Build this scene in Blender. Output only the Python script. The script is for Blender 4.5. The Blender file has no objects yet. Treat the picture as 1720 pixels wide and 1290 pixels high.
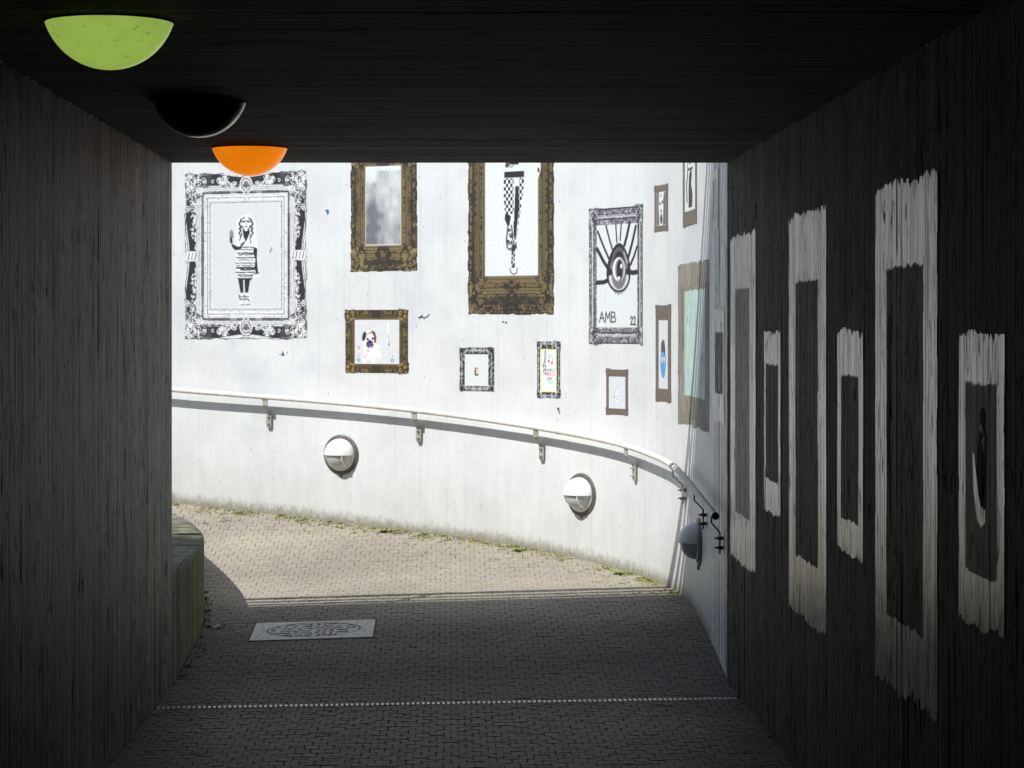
import bpy, math, random
import numpy as np
from mathutils import Vector

K = 1.3            # metres per plan unit: all plan measures below are multiplied by this once, in mesh() / empty()
EYE = 1.6
S = bpy.context.scene
COL = S.collection

# ---------------------------------------------------------------- camera, sky, sun, exposure
cam = bpy.data.objects.new("camera", bpy.data.cameras.new("camera"))
COL.objects.link(cam)
cam.location = (0, 0, EYE * K)
cam.rotation_euler = (math.radians(90), 0, 0)
cam.data.sensor_width = 36
cam.data.lens = 83.72
cam.data.shift_x = 0.0605
cam.data.shift_y = -0.0552
cam.data.clip_end = 2000
S.camera = cam

SUN = Vector((0.57, 0.60, -1.0)).normalized()       # direction the light travels
world = bpy.data.worlds.new("World")
S.world = world
world.use_nodes = True
wn = world.node_tree
sky = wn.nodes.new("ShaderNodeTexSky")
sky.sky_type = 'NISHITA'
sky.sun_disc = False
sky.sun_elevation = math.asin(-SUN.z)
sky.sun_rotation = math.atan2(-SUN.x, -SUN.y)
bg = wn.nodes["Background"]
bg.inputs[1].default_value = 0.095
wn.links.new(sky.outputs[0], bg.inputs[0])
sun = bpy.data.objects.new("sun", bpy.data.lights.new("sun", 'SUN'))
COL.objects.link(sun)
sun.location = (-20, -20, 40)
sun.rotation_euler = SUN.to_track_quat('-Z', 'Y').to_euler()
sun.data.energy = 4.0
sun.data.angle = math.radians(0.33)
sun.data.color = (1.0, 0.975, 0.94)
S.view_settings.view_transform = 'Standard'
S.view_settings.look = 'None'
S.view_settings.gamma = 1
S.view_settings.exposure = 0.3
S.cycles.max_bounces = 10
S.cycles.diffuse_bounces = 6

# ---------------------------------------------------------------- helpers
def tag(o, label=None, cat=None, group=None, kind=None):
    if label: o["label"] = label
    if cat: o["category"] = cat
    if group: o["group"] = group
    if kind: o["kind"] = kind
    return o

def empty(name, loc, label, cat, group=None):
    o = bpy.data.objects.new(name, None)
    o.location = Vector(loc) * K
    o.empty_display_size = 0.1
    COL.objects.link(o)
    return tag(o, label, cat, group)

def mesh(name, V, F, mat, parent=None, origin=None, col=None, wc=None, smooth=False):
    """V in plan units, world placed; origin defaults to the parent's location."""
    V = np.asarray(V, dtype=np.float64).reshape(-1, 3) * K
    org = np.zeros(3)
    if parent is not None:
        org = np.array(parent.location)
        if parent.parent is not None:
            org = org + np.array(parent.parent.location)
    loc = np.zeros(3)
    if origin is not None:
        loc = np.array(origin) * K - org
    V = V - org - loc
    me = bpy.data.meshes.new(name)
    if isinstance(F, np.ndarray):
        n, k = F.shape
        me.vertices.add(len(V)); me.vertices.foreach_set("co", V.astype(np.float32).ravel())
        me.loops.add(n * k); me.loops.foreach_set("vertex_index", F.astype(np.int32).ravel())
        me.polygons.add(n); me.polygons.foreach_set("loop_start", (np.arange(n) * k).astype(np.int32))
        me.update(calc_edges=True)
    else:
        me.from_pydata([tuple(v) for v in V], [], [tuple(f) for f in F])
        me.update()
    if col is not None:
        a = me.color_attributes.new("col", 'FLOAT_COLOR', 'POINT')
        c = np.ones((len(V), 4), np.float32); c[:, :3] = col
        a.data.foreach_set("color", c.ravel())
    if wc is not None:
        a = me.attributes.new("wc", 'FLOAT_VECTOR', 'POINT')
        a.data.foreach_set("vector", np.asarray(wc, np.float32).ravel())
    if smooth:
        me.polygons.foreach_set("use_smooth", [True] * len(me.polygons))
    me.materials.append(mat)
    o = bpy.data.objects.new(name, me)
    o.location = loc
    COL.objects.link(o)
    if parent is not None: o.parent = parent
    return o

class MB:
    def __init__(s): s.V = []; s.F = []
    def add(s, V, F):
        b = len(s.V); s.V += [tuple(v) for v in V]; s.F += [tuple(i + b for i in f) for f in F]; return s
    def box(s, c, d, ax=None):
        ax = ax or ((1, 0, 0), (0, 1, 0), (0, 0, 1))
        c = np.array(c, float); A = [np.array(a, float) * h / 2 for a, h in zip(ax, d)]
        V = [c + i * A[0] + j * A[1] + k * A[2] for k in (-1, 1) for j in (-1, 1) for i in (-1, 1)]
        return s.add(V, [(0, 2, 3, 1), (4, 5, 7, 6), (0, 1, 5, 4), (2, 6, 7, 3), (0, 4, 6, 2), (1, 3, 7, 5)])
    def tube(s, P, r, n=12, cap=True):
        P = [np.array(p, float) for p in P]; R = r if isinstance(r, (list, tuple)) else [r] * len(P)
        V = []; up = np.array((0, 0, 1.0))
        for i, p in enumerate(P):
            t = P[min(i + 1, len(P) - 1)] - P[max(i - 1, 0)]; t /= np.linalg.norm(t)
            a = np.cross(t, up if abs(t[2]) < .95 else (1, 0, 0)); a /= np.linalg.norm(a); b = np.cross(a, t)
            V += [p + R[i] * (a * math.cos(2 * math.pi * j / n) + b * math.sin(2 * math.pi * j / n)) for j in range(n)]
        F = [(i * n + j, i * n + (j + 1) % n, (i + 1) * n + (j + 1) % n, (i + 1) * n + j) for i in range(len(P) - 1) for j in range(n)]
        if cap: F += [tuple(range(n))[::-1], tuple(range((len(P) - 1) * n, len(P) * n))]
        return s.add(V, F)
    def build(s, name, mat, parent=None, origin=None, smooth=False):
        o = mesh(name, s.V, s.F, mat, parent, origin, smooth=smooth)
        if smooth: o.data.set_sharp_from_angle(angle=math.radians(40))
        return o

def vn(X, Y, sc, seed):
    """smooth value noise 0..1; sc = (x cells, y cells) per plan unit"""
    rng = np.random.RandomState(seed); G = rng.rand(256, 256)
    x = np.asarray(X) * sc[0] + 50; y = np.asarray(Y) * sc[1] + 50
    i = np.floor(x).astype(int); j = np.floor(y).astype(int); fx = x - i; fy = y - j
    fx = fx * fx * (3 - 2 * fx); fy = fy * fy * (3 - 2 * fy)
    g = lambda a, b: G[a % 256, b % 256]
    return (g(i, j) * (1 - fx) + g(i + 1, j) * fx) * (1 - fy) + (g(i, j + 1) * (1 - fx) + g(i + 1, j + 1) * fx) * fy

# ---------------------------------------------------------------- materials
class NT:
    def __init__(s, name, rough=.8, metal=0.0):
        s.m = bpy.data.materials.new(name); s.m.use_nodes = True; s.t = s.m.node_tree
        s.b = s.t.nodes["Principled BSDF"]; s.b.inputs["Roughness"].default_value = rough; s.b.inputs["Metallic"].default_value = metal
    def n(s, t, **k):
        x = s.t.nodes.new(t)
        for a, v in k.items(): setattr(x, a, v)
        return x
    def put(s, inp, v):
        if hasattr(v, "is_output"): s.t.links.new(v, inp)
        elif isinstance(v, tuple) and len(v) == 3 and inp.type == 'RGBA': inp.default_value = (*v, 1)
        else: inp.default_value = v
    def math(s, op, a, b=0.0, c=0.0, clamp=False):
        x = s.n("ShaderNodeMath", operation=op, use_clamp=clamp)
        s.put(x.inputs[0], a); s.put(x.inputs[1], b); s.put(x.inputs[2], c); return x.outputs[0]
    def pos(s):
        g = s.n("ShaderNodeNewGeometry"); v = s.n("ShaderNodeVectorMath", operation='SCALE')
        s.put(v.inputs[0], g.outputs["Position"]); v.inputs["Scale"].default_value = 1 / K; return v.outputs[0]
    def attr(s, name, out="Vector"):
        return s.n("ShaderNodeAttribute", attribute_name=name).outputs[out]
    def scale(s, v, sc):
        m = s.n("ShaderNodeVectorMath", operation='MULTIPLY'); s.put(m.inputs[0], v); m.inputs[1].default_value = sc; return m.outputs[0]
    def noise(s, v, sc=(1, 1, 1), detail=3, rough=.55):
        x = s.n("ShaderNodeTexNoise"); s.put(x.inputs["Vector"], s.scale(v, sc)); x.inputs["Scale"].default_value = 1
        x.inputs["Detail"].default_value = detail; x.inputs["Roughness"].default_value = rough; return x.outputs[0]
    def ramp(s, v, a, b, lo=0.0, hi=1.0):
        x = s.n("ShaderNodeMapRange", interpolation_type='SMOOTHSTEP'); s.put(x.inputs[0], v)
        for i, q in zip((1, 2, 3, 4), (a, b, lo, hi)): x.inputs[i].default_value = q
        return x.outputs[0]
    def mix(s, f, a, b, mode='MIX'):
        x = s.n("ShaderNodeMix", data_type='RGBA', blend_type=mode)
        s.put(x.inputs[0], f); s.put(x.inputs[6], a); s.put(x.inputs[7], b); return x.outputs[2]
    def bump(s, h, strength=.5, dist=.01):
        x = s.n("ShaderNodeBump"); s.put(x.inputs["Height"], h); x.inputs["Strength"].default_value = strength
        x.inputs["Distance"].default_value = dist; s.t.links.new(x.outputs[0], s.b.inputs["Normal"])
    def color(s, v): s.put(s.b.inputs["Base Color"], v)

def streaks(t, wc):
    """board marked concrete: returns (value multiplier, line mask, pit mask, height)"""
    broad = t.noise(wc, (5, .4, 0), 2)
    fine = t.noise(wc, (30, .22, 0), 4, .65)
    ridge = lambda n_, w_: t.ramp(t.math('ABSOLUTE', t.math('SUBTRACT', n_, .5)), w_, 0)
    gate = t.ramp(t.noise(wc, (11, 1.1, 4), 2), .42, .56)
    line = t.math('MAXIMUM', t.math('MULTIPLY', ridge(t.noise(wc, (13, .12, 0), 1), .035), gate), t.math('MULTIPLY', ridge(t.noise(wc, (31, .3, 7), 1), .08), t.ramp(gate, 0, 1, .8, .1)))
    pit = t.math('MULTIPLY', t.ramp(t.noise(wc, (30, 6, 0), 3, .6), .61, .655), t.ramp(t.noise(wc, (3, 1.2, 9), 2), .42, .58))
    val = t.math('MULTIPLY', t.ramp(broad, .3, .7, .66, 1.3), t.ramp(fine, .3, .7, .52, 1.38))
    sx = t.n("ShaderNodeSeparateXYZ"); t.put(sx.inputs[0], wc)
    bx = t.math('ADD', t.math('MULTIPLY', sx.outputs[0], 9.3), t.math('MULTIPLY', t.noise(wc, (2.1, 0, 0), 1), 3.0))      # boards of uneven width
    wn_ = t.n("ShaderNodeTexWhiteNoise", noise_dimensions='1D'); t.put(wn_.inputs["W"], t.math('FLOOR', bx))
    val = t.math('MULTIPLY', val, t.ramp(wn_.outputs["Value"], 0, 1, .78, 1.22))
    seam = t.math('MULTIPLY', t.math('LESS_THAN', t.math('FRACT', bx), .07), t.ramp(t.noise(wc, (8, .5, 3), 2), .40, .55, .1, .9))
    line = t.math('MAXIMUM', line, seam)
    h = t.math('SUBTRACT', t.math('ADD', t.math('MULTIPLY', fine, .5), t.math('MULTIPLY', wn_.outputs["Value"], .35)), t.math('ADD', line, pit))
    t.put(t.b.inputs["Specular IOR Level"], t.math('MULTIPLY', t.ramp(t.math('ADD', line, pit), 0, 1, .55, 0), t.ramp(fine, .35, .65, .55, 1.25)))
    return val, line, pit, h

def concrete(name, base, dark=.35, bump=.6, extra=None, rough=.88):
    t = NT(name, rough); wc = t.attr("wc"); val, line, pit, h = streaks(t, wc)
    f = t.math('MULTIPLY', val, t.math('MULTIPLY', t.ramp(line, 0, 1, 1, dark), t.ramp(pit, 0, 1, 1, dark * .6)))
    blot = t.ramp(t.noise(wc, (1.3, 1.1, 0), 4), .3, .75, 1.15, .75)
    f = t.math('MULTIPLY', f, blot)
    c = t.mix(1.0, base, f, 'MULTIPLY')
    if extra: c = extra(t, wc, c)
    t.color(c); t.bump(h, bump, .004); return t.m

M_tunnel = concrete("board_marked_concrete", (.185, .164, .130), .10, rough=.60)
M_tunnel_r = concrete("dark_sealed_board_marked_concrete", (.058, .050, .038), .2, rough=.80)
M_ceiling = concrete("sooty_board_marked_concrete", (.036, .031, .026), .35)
M_portal = concrete("weathered_concrete", (.36, .35, .32), .6)

def white_wall():
    t = NT("white_painted_concrete", .42); wc = t.attr("wc")
    sep = t.n("ShaderNodeSeparateXYZ"); t.put(sep.inputs[0], wc); u, z, h = sep.outputs
    board = t.math('LESS_THAN', t.math('FRACT', t.math('MULTIPLY', u, 5.5)), .022)
    board = t.math('MULTIPLY', board, t.ramp(t.noise(wc, (2.7, .8, 0), 2), .42, .62))
    fine = t.ramp(t.noise(wc, (35, .7, 0), 3), .3, .7, .975, 1.015)
    blot = t.ramp(t.noise(wc, (3.2, 2.6, 0), 6, .65), .3, .75, 1.04, .91)
    c = t.mix(1.0, (.70, .72, .72), t.math('MULTIPLY', fine, blot), 'MULTIPLY')
    c = t.mix(t.math('MULTIPLY', board, .35), c, (.35, .36, .38))
    # bluish overpainted smudges, a few scuffs
    sm = t.math('MULTIPLY', t.ramp(t.noise(wc, (2.6, 2.1, 0), 3), .52, .72), t.ramp(z, 2.3, 1.8, 0, .42))
    sm = t.math('MULTIPLY', sm, t.math('MULTIPLY', t.ramp(u, 3.2, 4.0), t.ramp(z, .7, 1.1, .2, 1)))
    c = t.mix(sm, c, (.50, .55, .67))
    scuff = t.ramp(t.noise(wc, (60, 22, 0), 2), .69, .74)
    c = t.mix(t.math('MULTIPLY', scuff, .6), c, (.22, .22, .23))
    pale = t.ramp(t.noise(wc, (9, 3.2, 3), 4, .7), .66, .74)
    c = t.mix(t.math('MULTIPLY', pale, .30), c, (.76, .77, .76))
    dirt2 = t.ramp(t.math('ADD', h, t.math('MULTIPLY', t.noise(wc, (14, 3, 0), 5, .65), -.55)), .16, -.22)
    c = t.mix(t.math('MULTIPLY', dirt2, .30), c, (.38, .38, .34))
    g = t.math('ADD', h, t.math('MULTIPLY', t.noise(wc, (30, 16, 0), 5, .8), -.16))
    c = t.mix(t.ramp(g, .01, -.075, 0, .88), c, (.23, .215, .15))
    # paint stops towards the tunnel: bare grey concrete
    val, line, pit, hh = streaks(t, wc)
    bare = t.ramp(t.math('ADD', u, t.math('MULTIPLY', t.noise(wc, (4, 1, 0), 3), .3)), 1.0, .62)
    gy = t.mix(1.0, (.74, .74, .73), t.math('MULTIPLY', val, t.ramp(t.math('ADD', line, pit), 0, 1, 1, .45)), 'MULTIPLY')
    c = t.mix(bare, c, gy)
    t.color(c)
    hb = t.math('SUBTRACT', t.noise(wc, (40, 30, 0), 5, .7), t.math('ADD', t.math('MULTIPLY', board, .8), t.math('MULTIPLY', t.math('ADD', pit, line), bare)))
    t.bump(hb, .35, .005); return t.m
M_white = white_wall()

def paint(name, streak=.0, rough=.7):
    t = NT(name, rough); wc = t.attr("wc"); c = t.attr("col", "Color")
    val, line, pit, h = streaks(t, wc)
    if not streak: t.t.links.remove(t.b.inputs["Specular IOR Level"].links[0])
    if streak:
        sp_in = t.b.inputs["Specular IOR Level"]; src = sp_in.links[0].from_socket
        t.put(sp_in, t.math('MULTIPLY', src, t.ramp(t.attr("col", "Fac"), .012, .5, .02, 1.7)))
        f = t.math('MULTIPLY', t.ramp(val, .5, 1.4, .66, 1.12), t.math('MULTIPLY', t.ramp(line, 0, 1, 1, .32), t.ramp(pit, 0, 1, 1, .12)))
        sp = t.ramp(t.noise(wc, (40, 3, 0), 4, .7), .35, .7, .8, 1.12)
        c = t.mix(streak, c, t.mix(1.0, c, t.math('MULTIPLY', f, sp), 'MULTIPLY'))
        t.bump(h, .5, .004)
    else:
        f = t.ramp(t.noise(wc, (60, 50, 0), 3, .6), .3, .7, .95, 1.02)
        c = t.mix(1.0, c, f, 'MULTIPLY')
    t.color(c); return t.m
M_paint = paint("stencil_paint")
M_wash = paint("whitewash_on_boards", 1.0, .29)
M_dull = paint("dull_painted_boards", 1.0, .62)

def vcol(name, rough=.85, sc=120):
    t = NT(name, rough); p = t.pos(); c = t.attr("col", "Color")
    f = t.math('MULTIPLY', t.ramp(t.noise(p, (sc, sc, sc), 3, .7), .25, .75, .72, 1.2), t.ramp(t.noise(p, (1.1, 1.4, 1), 3), .3, .7, .88, 1.1))
    c = t.mix(1.0, c, f, 'MULTIPLY')
    t.color(c); t.bump(t.noise(p, (170, 170, 170), 3, .7), .35, .003); return t.m
M_paver = vcol("concrete_paver", .82)
_t = M_paver.node_tree; _g = _t.nodes.new("ShaderNodeNewGeometry"); _s = _t.nodes.new("ShaderNodeSeparateXYZ"); _t.links.new(_g.outputs["Position"], _s.inputs[0])
_m = _t.nodes.new("ShaderNodeMapRange"); _m.inputs[1].default_value = 11.0 * K; _m.inputs[2].default_value = 9.6 * K; _m.inputs[3].default_value = .8; _m.inputs[4].default_value = .60
_t.links.new(_s.outputs[1], _m.inputs[0]); _t.links.new(_m.outputs[0], _t.nodes["Principled BSDF"].inputs["Roughness"])   # trodden smooth and damp under cover
M_cover = vcol("worn_cover", .45, 60)
_t = M_cover.node_tree; _a = _t.nodes.new("ShaderNodeAttribute"); _a.attribute_name = "col"; _m = _t.nodes.new("ShaderNodeMapRange")
_m.inputs[1].default_value = .05; _m.inputs[2].default_value = .3; _m.inputs[3].default_value = 0; _m.inputs[4].default_value = .42
_t.links.new(_a.outputs["Fac"], _m.inputs[0]); _t.links.new(_m.outputs[0], _t.nodes["Principled BSDF"].inputs["Specular IOR Level"])

def plain(name, c, rough=.6, metal=0, var=.15, sc=30, bump=.1):
    t = NT(name, rough, metal); p = t.pos()
    f = t.ramp(t.noise(p, (sc, sc, sc), 4, .65), .25, .75, 1 - var, 1 + var)
    t.color(t.mix(1.0, c, f, 'MULTIPLY'))
    if bump: t.bump(t.noise(p, (sc * 4,) * 3, 3), bump, .002)
    return t.m
def joint():
    t = NT("joint_sand", .95); p = t.pos(); sep = t.n("ShaderNodeSeparateXYZ"); t.put(sep.inputs[0], p)
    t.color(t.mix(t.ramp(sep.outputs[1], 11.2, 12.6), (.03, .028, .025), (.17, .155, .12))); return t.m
M_joint = joint()
M_soil = plain("earth_and_grass", (.10, .115, .05), .95, 0, .5, 3)
M_moss = vcol("moss_leaves", .8, 40)
M_rail = plain("painted_handrail", (.74, .71, .66), .5, 0, .16, 25)
M_galv = plain("dull_galvanised_steel", (.34, .36, .36), .5, .5, .3, 30)
M_bracket = plain("grey_painted_steel", (.42, .41, .37), .5, .2, .2, 40)
M_bolt = plain("dark_bolt_steel", (.10, .10, .10), .5, .5)
M_blk = plain("black_rubber", (.02, .02, .02), .6)
M_lampw = plain("white_enamel", (.86, .86, .85), .35, 0, .05, 20, .02)
M_lampg = plain("frosted_glass", (.52, .53, .52), .3, 0, .1, 14, .02)
M_plate = plain("brushed_lamp_plate", (.14, .125, .115), .5, .3, .25, 35)
M_guard = plain("dark_painted_railing", (.05, .06, .06), .5, .3)

def lamp_glow(name, c, strength):
    t = NT(name, .35); p = t.pos()
    spk = t.math('MULTIPLY', t.ramp(t.noise(p, (55, 55, 80), 4, .75), .60, .68), .85)
    big = t.ramp(t.noise(p, (6, 6, 6), 3), .3, .7, .88, 1.06)
    cc = t.mix(spk, t.mix(1.0, c, big, 'MULTIPLY'), tuple(x * .25 for x in c))
    t.color(tuple(x * .5 for x in c)); t.put(t.b.inputs["Emission Color"], cc); t.b.inputs["Emission Strength"].default_value = strength
    return t.m
M_green = lamp_glow("lit_green_diffuser", (.29, .43, .075), .74)
M_orange = lamp_glow("lit_orange_diffuser", (.80, .20, .004), .78)
M_off = plain("unlit_dark_diffuser", (.004, .004, .005), .16, 0, .1, 20, .02)

# ---------------------------------------------------------------- plan of the curved wall (u = distance along it from the tunnel mouth)
PL = [(1.246, 10.7), (1.246, 11.2), (1.246, 11.7), (1.246, 12.1), (1.24, 12.35), (1.215, 12.68), (1.149, 12.99), (1.047, 13.33), (.834, 13.68),
      (.549, 13.99), (.2, 14.26), (-.192, 14.49), (-.675, 14.76), (-1.135, 14.98), (-1.772, 15.2), (-2.6, 15.42), (-3.6, 15.6), (-5, 15.75),
      (-8, 15.9), (-14, 16.0), (-25, 16.0)]
def plan():
    P = np.array(PL); t = np.r_[0, np.cumsum(np.hypot(*np.diff(P, axis=0).T))]; m = np.gradient(P, t, axis=0)
    T = np.linspace(0, t[-1], 6000); i = np.clip(np.searchsorted(t, T) - 1, 0, len(t) - 2)
    h = (t[i + 1] - t[i]); s = ((T - t[i]) / h)[:, None]; h = h[:, None]
    Q = (2*s**3 - 3*s**2 + 1) * P[i] + (s**3 - 2*s**2 + s) * h * m[i] + (3*s**2 - 2*s**3) * P[i + 1] + (s**3 - s**2) * h * m[i + 1]
    L = np.r_[0, np.cumsum(np.hypot(*np.diff(Q, axis=0).T))]; U = np.arange(0, L[-1], .01)
    Q = np.c_[np.interp(U, L, Q[:, 0]), np.interp(U, L, Q[:, 1])]
    k = np.hanning(61); k /= k.sum()
    pad = np.r_[[Q[0] + (Q[0] - Q[1]) * j for j in range(30, 0, -1)], Q, [Q[-1] + (Q[-1] - Q[-2]) * j for j in range(1, 31)]]
    Q = np.c_[np.convolve(pad[:, 0], k, 'valid'), np.convolve(pad[:, 1], k, 'valid')]
    return np.r_[0, np.cumsum(np.hypot(*np.diff(Q, axis=0).T))], Q
WL, WQ = plan()
WT = np.gradient(WQ, axis=0); WT /= np.linalg.norm(WT, axis=1)[:, None]
def wall_at(u):
    """position (x, y) and inward normal on the right-hand wall; u < 0 is inside the tunnel"""
    u = np.asarray(u, float); uc = np.clip(u, 0, WL[-1])
    x = np.interp(uc, WL, WQ[:, 0]); y = np.interp(uc, WL, WQ[:, 1]) + np.minimum(u, 0)
    tx = np.interp(uc, WL, WT[:, 0]); ty = np.interp(uc, WL, WT[:, 1])
    return x, y, -ty, tx       # the normal points to the path
GY = [-30, 10.7, 11.23, 11.76, 12.29, 12.7, 13.2, 13.54, 13.87, 14.16, 14.49, 14.76, 15.06, 15.2, 15.4, 15.7, 16.2]
GZ = [.011, .011, .085, .136, .168, .19, .205, .225, .265, .308, .345, .385, .433, .471, .53, .62, .75]
WX = [1.246, 1.246, 1.246, 1.246, 1.243, 1.21, 1.09, .93, .67, .33, -.19, -.68, -1.34, -1.77, -2.5, -4.2, -25]
def ground(x, y):
    x = np.asarray(x, float); y = np.asarray(y, float)
    f = 0
    for d, w in ((-.2, .25), (0, .5), (.2, .25)): f = f + w * np.interp(y + d, GY, GZ)
    c = np.interp(y, [10.5, 11.6], [.009, .032])
    f = f + c * (np.maximum(x, -2.2) - np.interp(y, GY, WX))
    return f + np.maximum(0, -x - 1.7) * .10

TOP = 3.05          # level of the streets above
CEIL = 2.34

# ---------------------------------------------------------------- tunnel
def grid(P0, du, dv, nu, nv):
    i, j = np.meshgrid(np.arange(nu + 1), np.arange(nv + 1)); i = i.ravel(); j = j.ravel()
    V = np.array(P0) + i[:, None] * np.array(du) / nu + j[:, None] * np.array(dv) / nv
    a, b = np.meshgrid(np.arange(nu), np.arange(nv)); a = a.ravel(); b = b.ravel(); q = b * (nu + 1) + a
    return V, np.c_[q, q + 1, q + nu + 2, q + nu + 1]

def slab(name, x0, x1, y0, y1, z0, z1, mat, parent, wcf):
    V = [(x, y, z) for z in (z0, z1) for y in (y0, y1) for x in (x0, x1)]
    F = [(0, 2, 3, 1), (4, 5, 7, 6), (0, 1, 5, 4), (2, 6, 7, 3), (0, 4, 6, 2), (1, 3, 7, 5)]
    VV = []; FF = []
    for f in F:
        b = len(VV); VV += [V[i] for i in f]; FF.append((b, b + 1, b + 2, b + 3))
    n = np.array([np.cross(np.subtract(VV[f[1]], VV[f[0]]), np.subtract(VV[f[2]], VV[f[0]])) for f in FF])
    wc = [wcf(v, n[i // 4]) for i, v in enumerate(VV)]
    return mesh(name, VV, FF, mat, parent, wc=wc)
side = lambda v, n: (v[1], v[2], v[2]) if abs(n[0]) > 0 else (v[0] + 30, v[2] if abs(n[1]) > 0 else v[1], v[2])
ceilw = lambda v, n: (v[1], v[0] + 7, 1) if abs(n[2]) > 0 else (v[2] + 3, v[0], 1)

tun = empty("pedestrian_tunnel", (0, 10.7, 0), "dark square pedestrian tunnel of board-marked concrete framing the view", "tunnel")
slab("side_wall", -1.75, -1.25, -8, 10.7, -.3, CEIL, M_tunnel, tun, side)
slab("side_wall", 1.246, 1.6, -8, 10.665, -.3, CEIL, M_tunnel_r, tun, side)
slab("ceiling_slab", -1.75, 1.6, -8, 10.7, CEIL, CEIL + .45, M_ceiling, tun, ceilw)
slab("end_wall", -1.75, 1.6, -8.3, -8, -.3, CEIL, M_tunnel, tun, side)  # unseen wall added behind the camera to keep light from entering
slab("headwall", -12, -1.75, 10.35, 10.7, -.5, CEIL + .45, M_portal, tun, side)
slab("parapet", -12, 1.6, 10.45, 10.7, CEIL + .45, EYE + 1.76, M_portal, tun, side)
# rough mortar that squeezed out along the top corners of the side walls
rng = random.Random(4)
mb = MB()
for sx in (-1, 1):
    for k in range(110 if sx < 0 else 22):
        y = rng.uniform(5.6, 10.65) if sx < 0 else rng.uniform(5.0, 9.2)
        x = -1.25 + .004 if sx < 0 else 1.242
        r = rng.uniform(.0015, .0042)
        mb.tube([(x, y, CEIL - .001), (x + rng.uniform(-.002, .002), y + rng.uniform(-.01, .01), CEIL - r), (x, y + rng.uniform(-.01, .01), CEIL - r * 2.4)], [r, r * .9, r * .25], 5)
mb.build("mortar_crust", plain("pale_mortar", (.75, .74, .70), .3), tun)["kind"] = "stuff"

# ---------------------------------------------------------------- curved retaining wall
us = np.r_[np.arange(0, 7, .05), np.arange(7, WL[-1], .25)]
x, y, nx, ny = wall_at(us)
th = .25
g0 = ground(x, y)
zs = [-.4, None, .3, .8, 1.4, 2, 2.6, TOP + .06]
rows = []; wc = []
for k in range(9):
    zz = (g0 * 0 - .4) if k == 0 else g0 + (0 if k == 1 else (TOP + .06 - g0) * (k - 1) / 7)
    rows.append(np.c_[x, y, zz]); wc.append(np.c_[us, zz, zz - g0])
rows.append(np.c_[x - nx * th, y - ny * th, g0 * 0 + TOP + .06]); wc.append(np.c_[us, g0 * 0 + 3.6, g0 * 0 + 3])
rows.append(np.c_[x - nx * th, y - ny * th, g0 * 0 - .4]); wc.append(np.c_[us, g0 * 0 + 3.6, g0 * 0 + 3])
n = len(us); V = np.concatenate(rows); W = np.concatenate(wc)
a, b = np.meshgrid(np.arange(n - 1), np.arange(10)); q = (b * n + a).ravel()
F = np.c_[q, q + n, q + n + 1, q + 1]
rw = mesh("retaining_wall", V, F, M_white, origin=(0, 14.4, 0), wc=W, smooth=True)
tag(rw, "tall curved white-painted concrete wall covered with painted picture frames", "wall")
rw.data.set_sharp_from_angle(angle=math.radians(40))

# ---------------------------------------------------------------- ground, path and pavers
def sheet(name, V, F, mat, label=None):
    o = mesh(name, V, F, mat); o["kind"] = "structure"
    return o
V, F = grid((-26, -9, 0), (28.2, 0, 0), (0, 27, 0), 120, 150)
V[:, 2] = ground(V[:, 0], V[:, 1]) - .012
keep = (V[F[:, 0], 0] < 1.6)
sheet("path", V, F[keep], M_joint)
LOWX = [(-1.25, 10.7), (-1.25, 11.4), (-1.252, 11.9), (-1.265, 12.25), (-1.30, 12.6), (-1.36, 13.0), (-1.44, 13.4), (-1.54, 13.8), (-1.66, 14.2), (-1.80, 14.5), (-2.05, 14.75), (-2.5, 14.95), (-3.5, 15.1), (-6, 15.25), (-12, 15.35)]
lp = np.array(LOWX); lt = np.r_[0, np.cumsum(np.hypot(*np.diff(lp, axis=0).T))]
tt = np.r_[np.arange(0, 6, .05), np.arange(6, lt[-1], .3)]
lx = np.interp(tt, lt, lp[:, 0]); ly = np.interp(tt, lt, lp[:, 1])
kk = np.hanning(15); kk /= kk.sum()
lx[7:-7] = np.convolve(lx, kk, 'valid'); ly[7:-7] = np.convolve(ly, kk, 'valid')
lx[:8] = -1.25
low_x = lambda yy: np.interp(yy, ly, lx)

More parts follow.
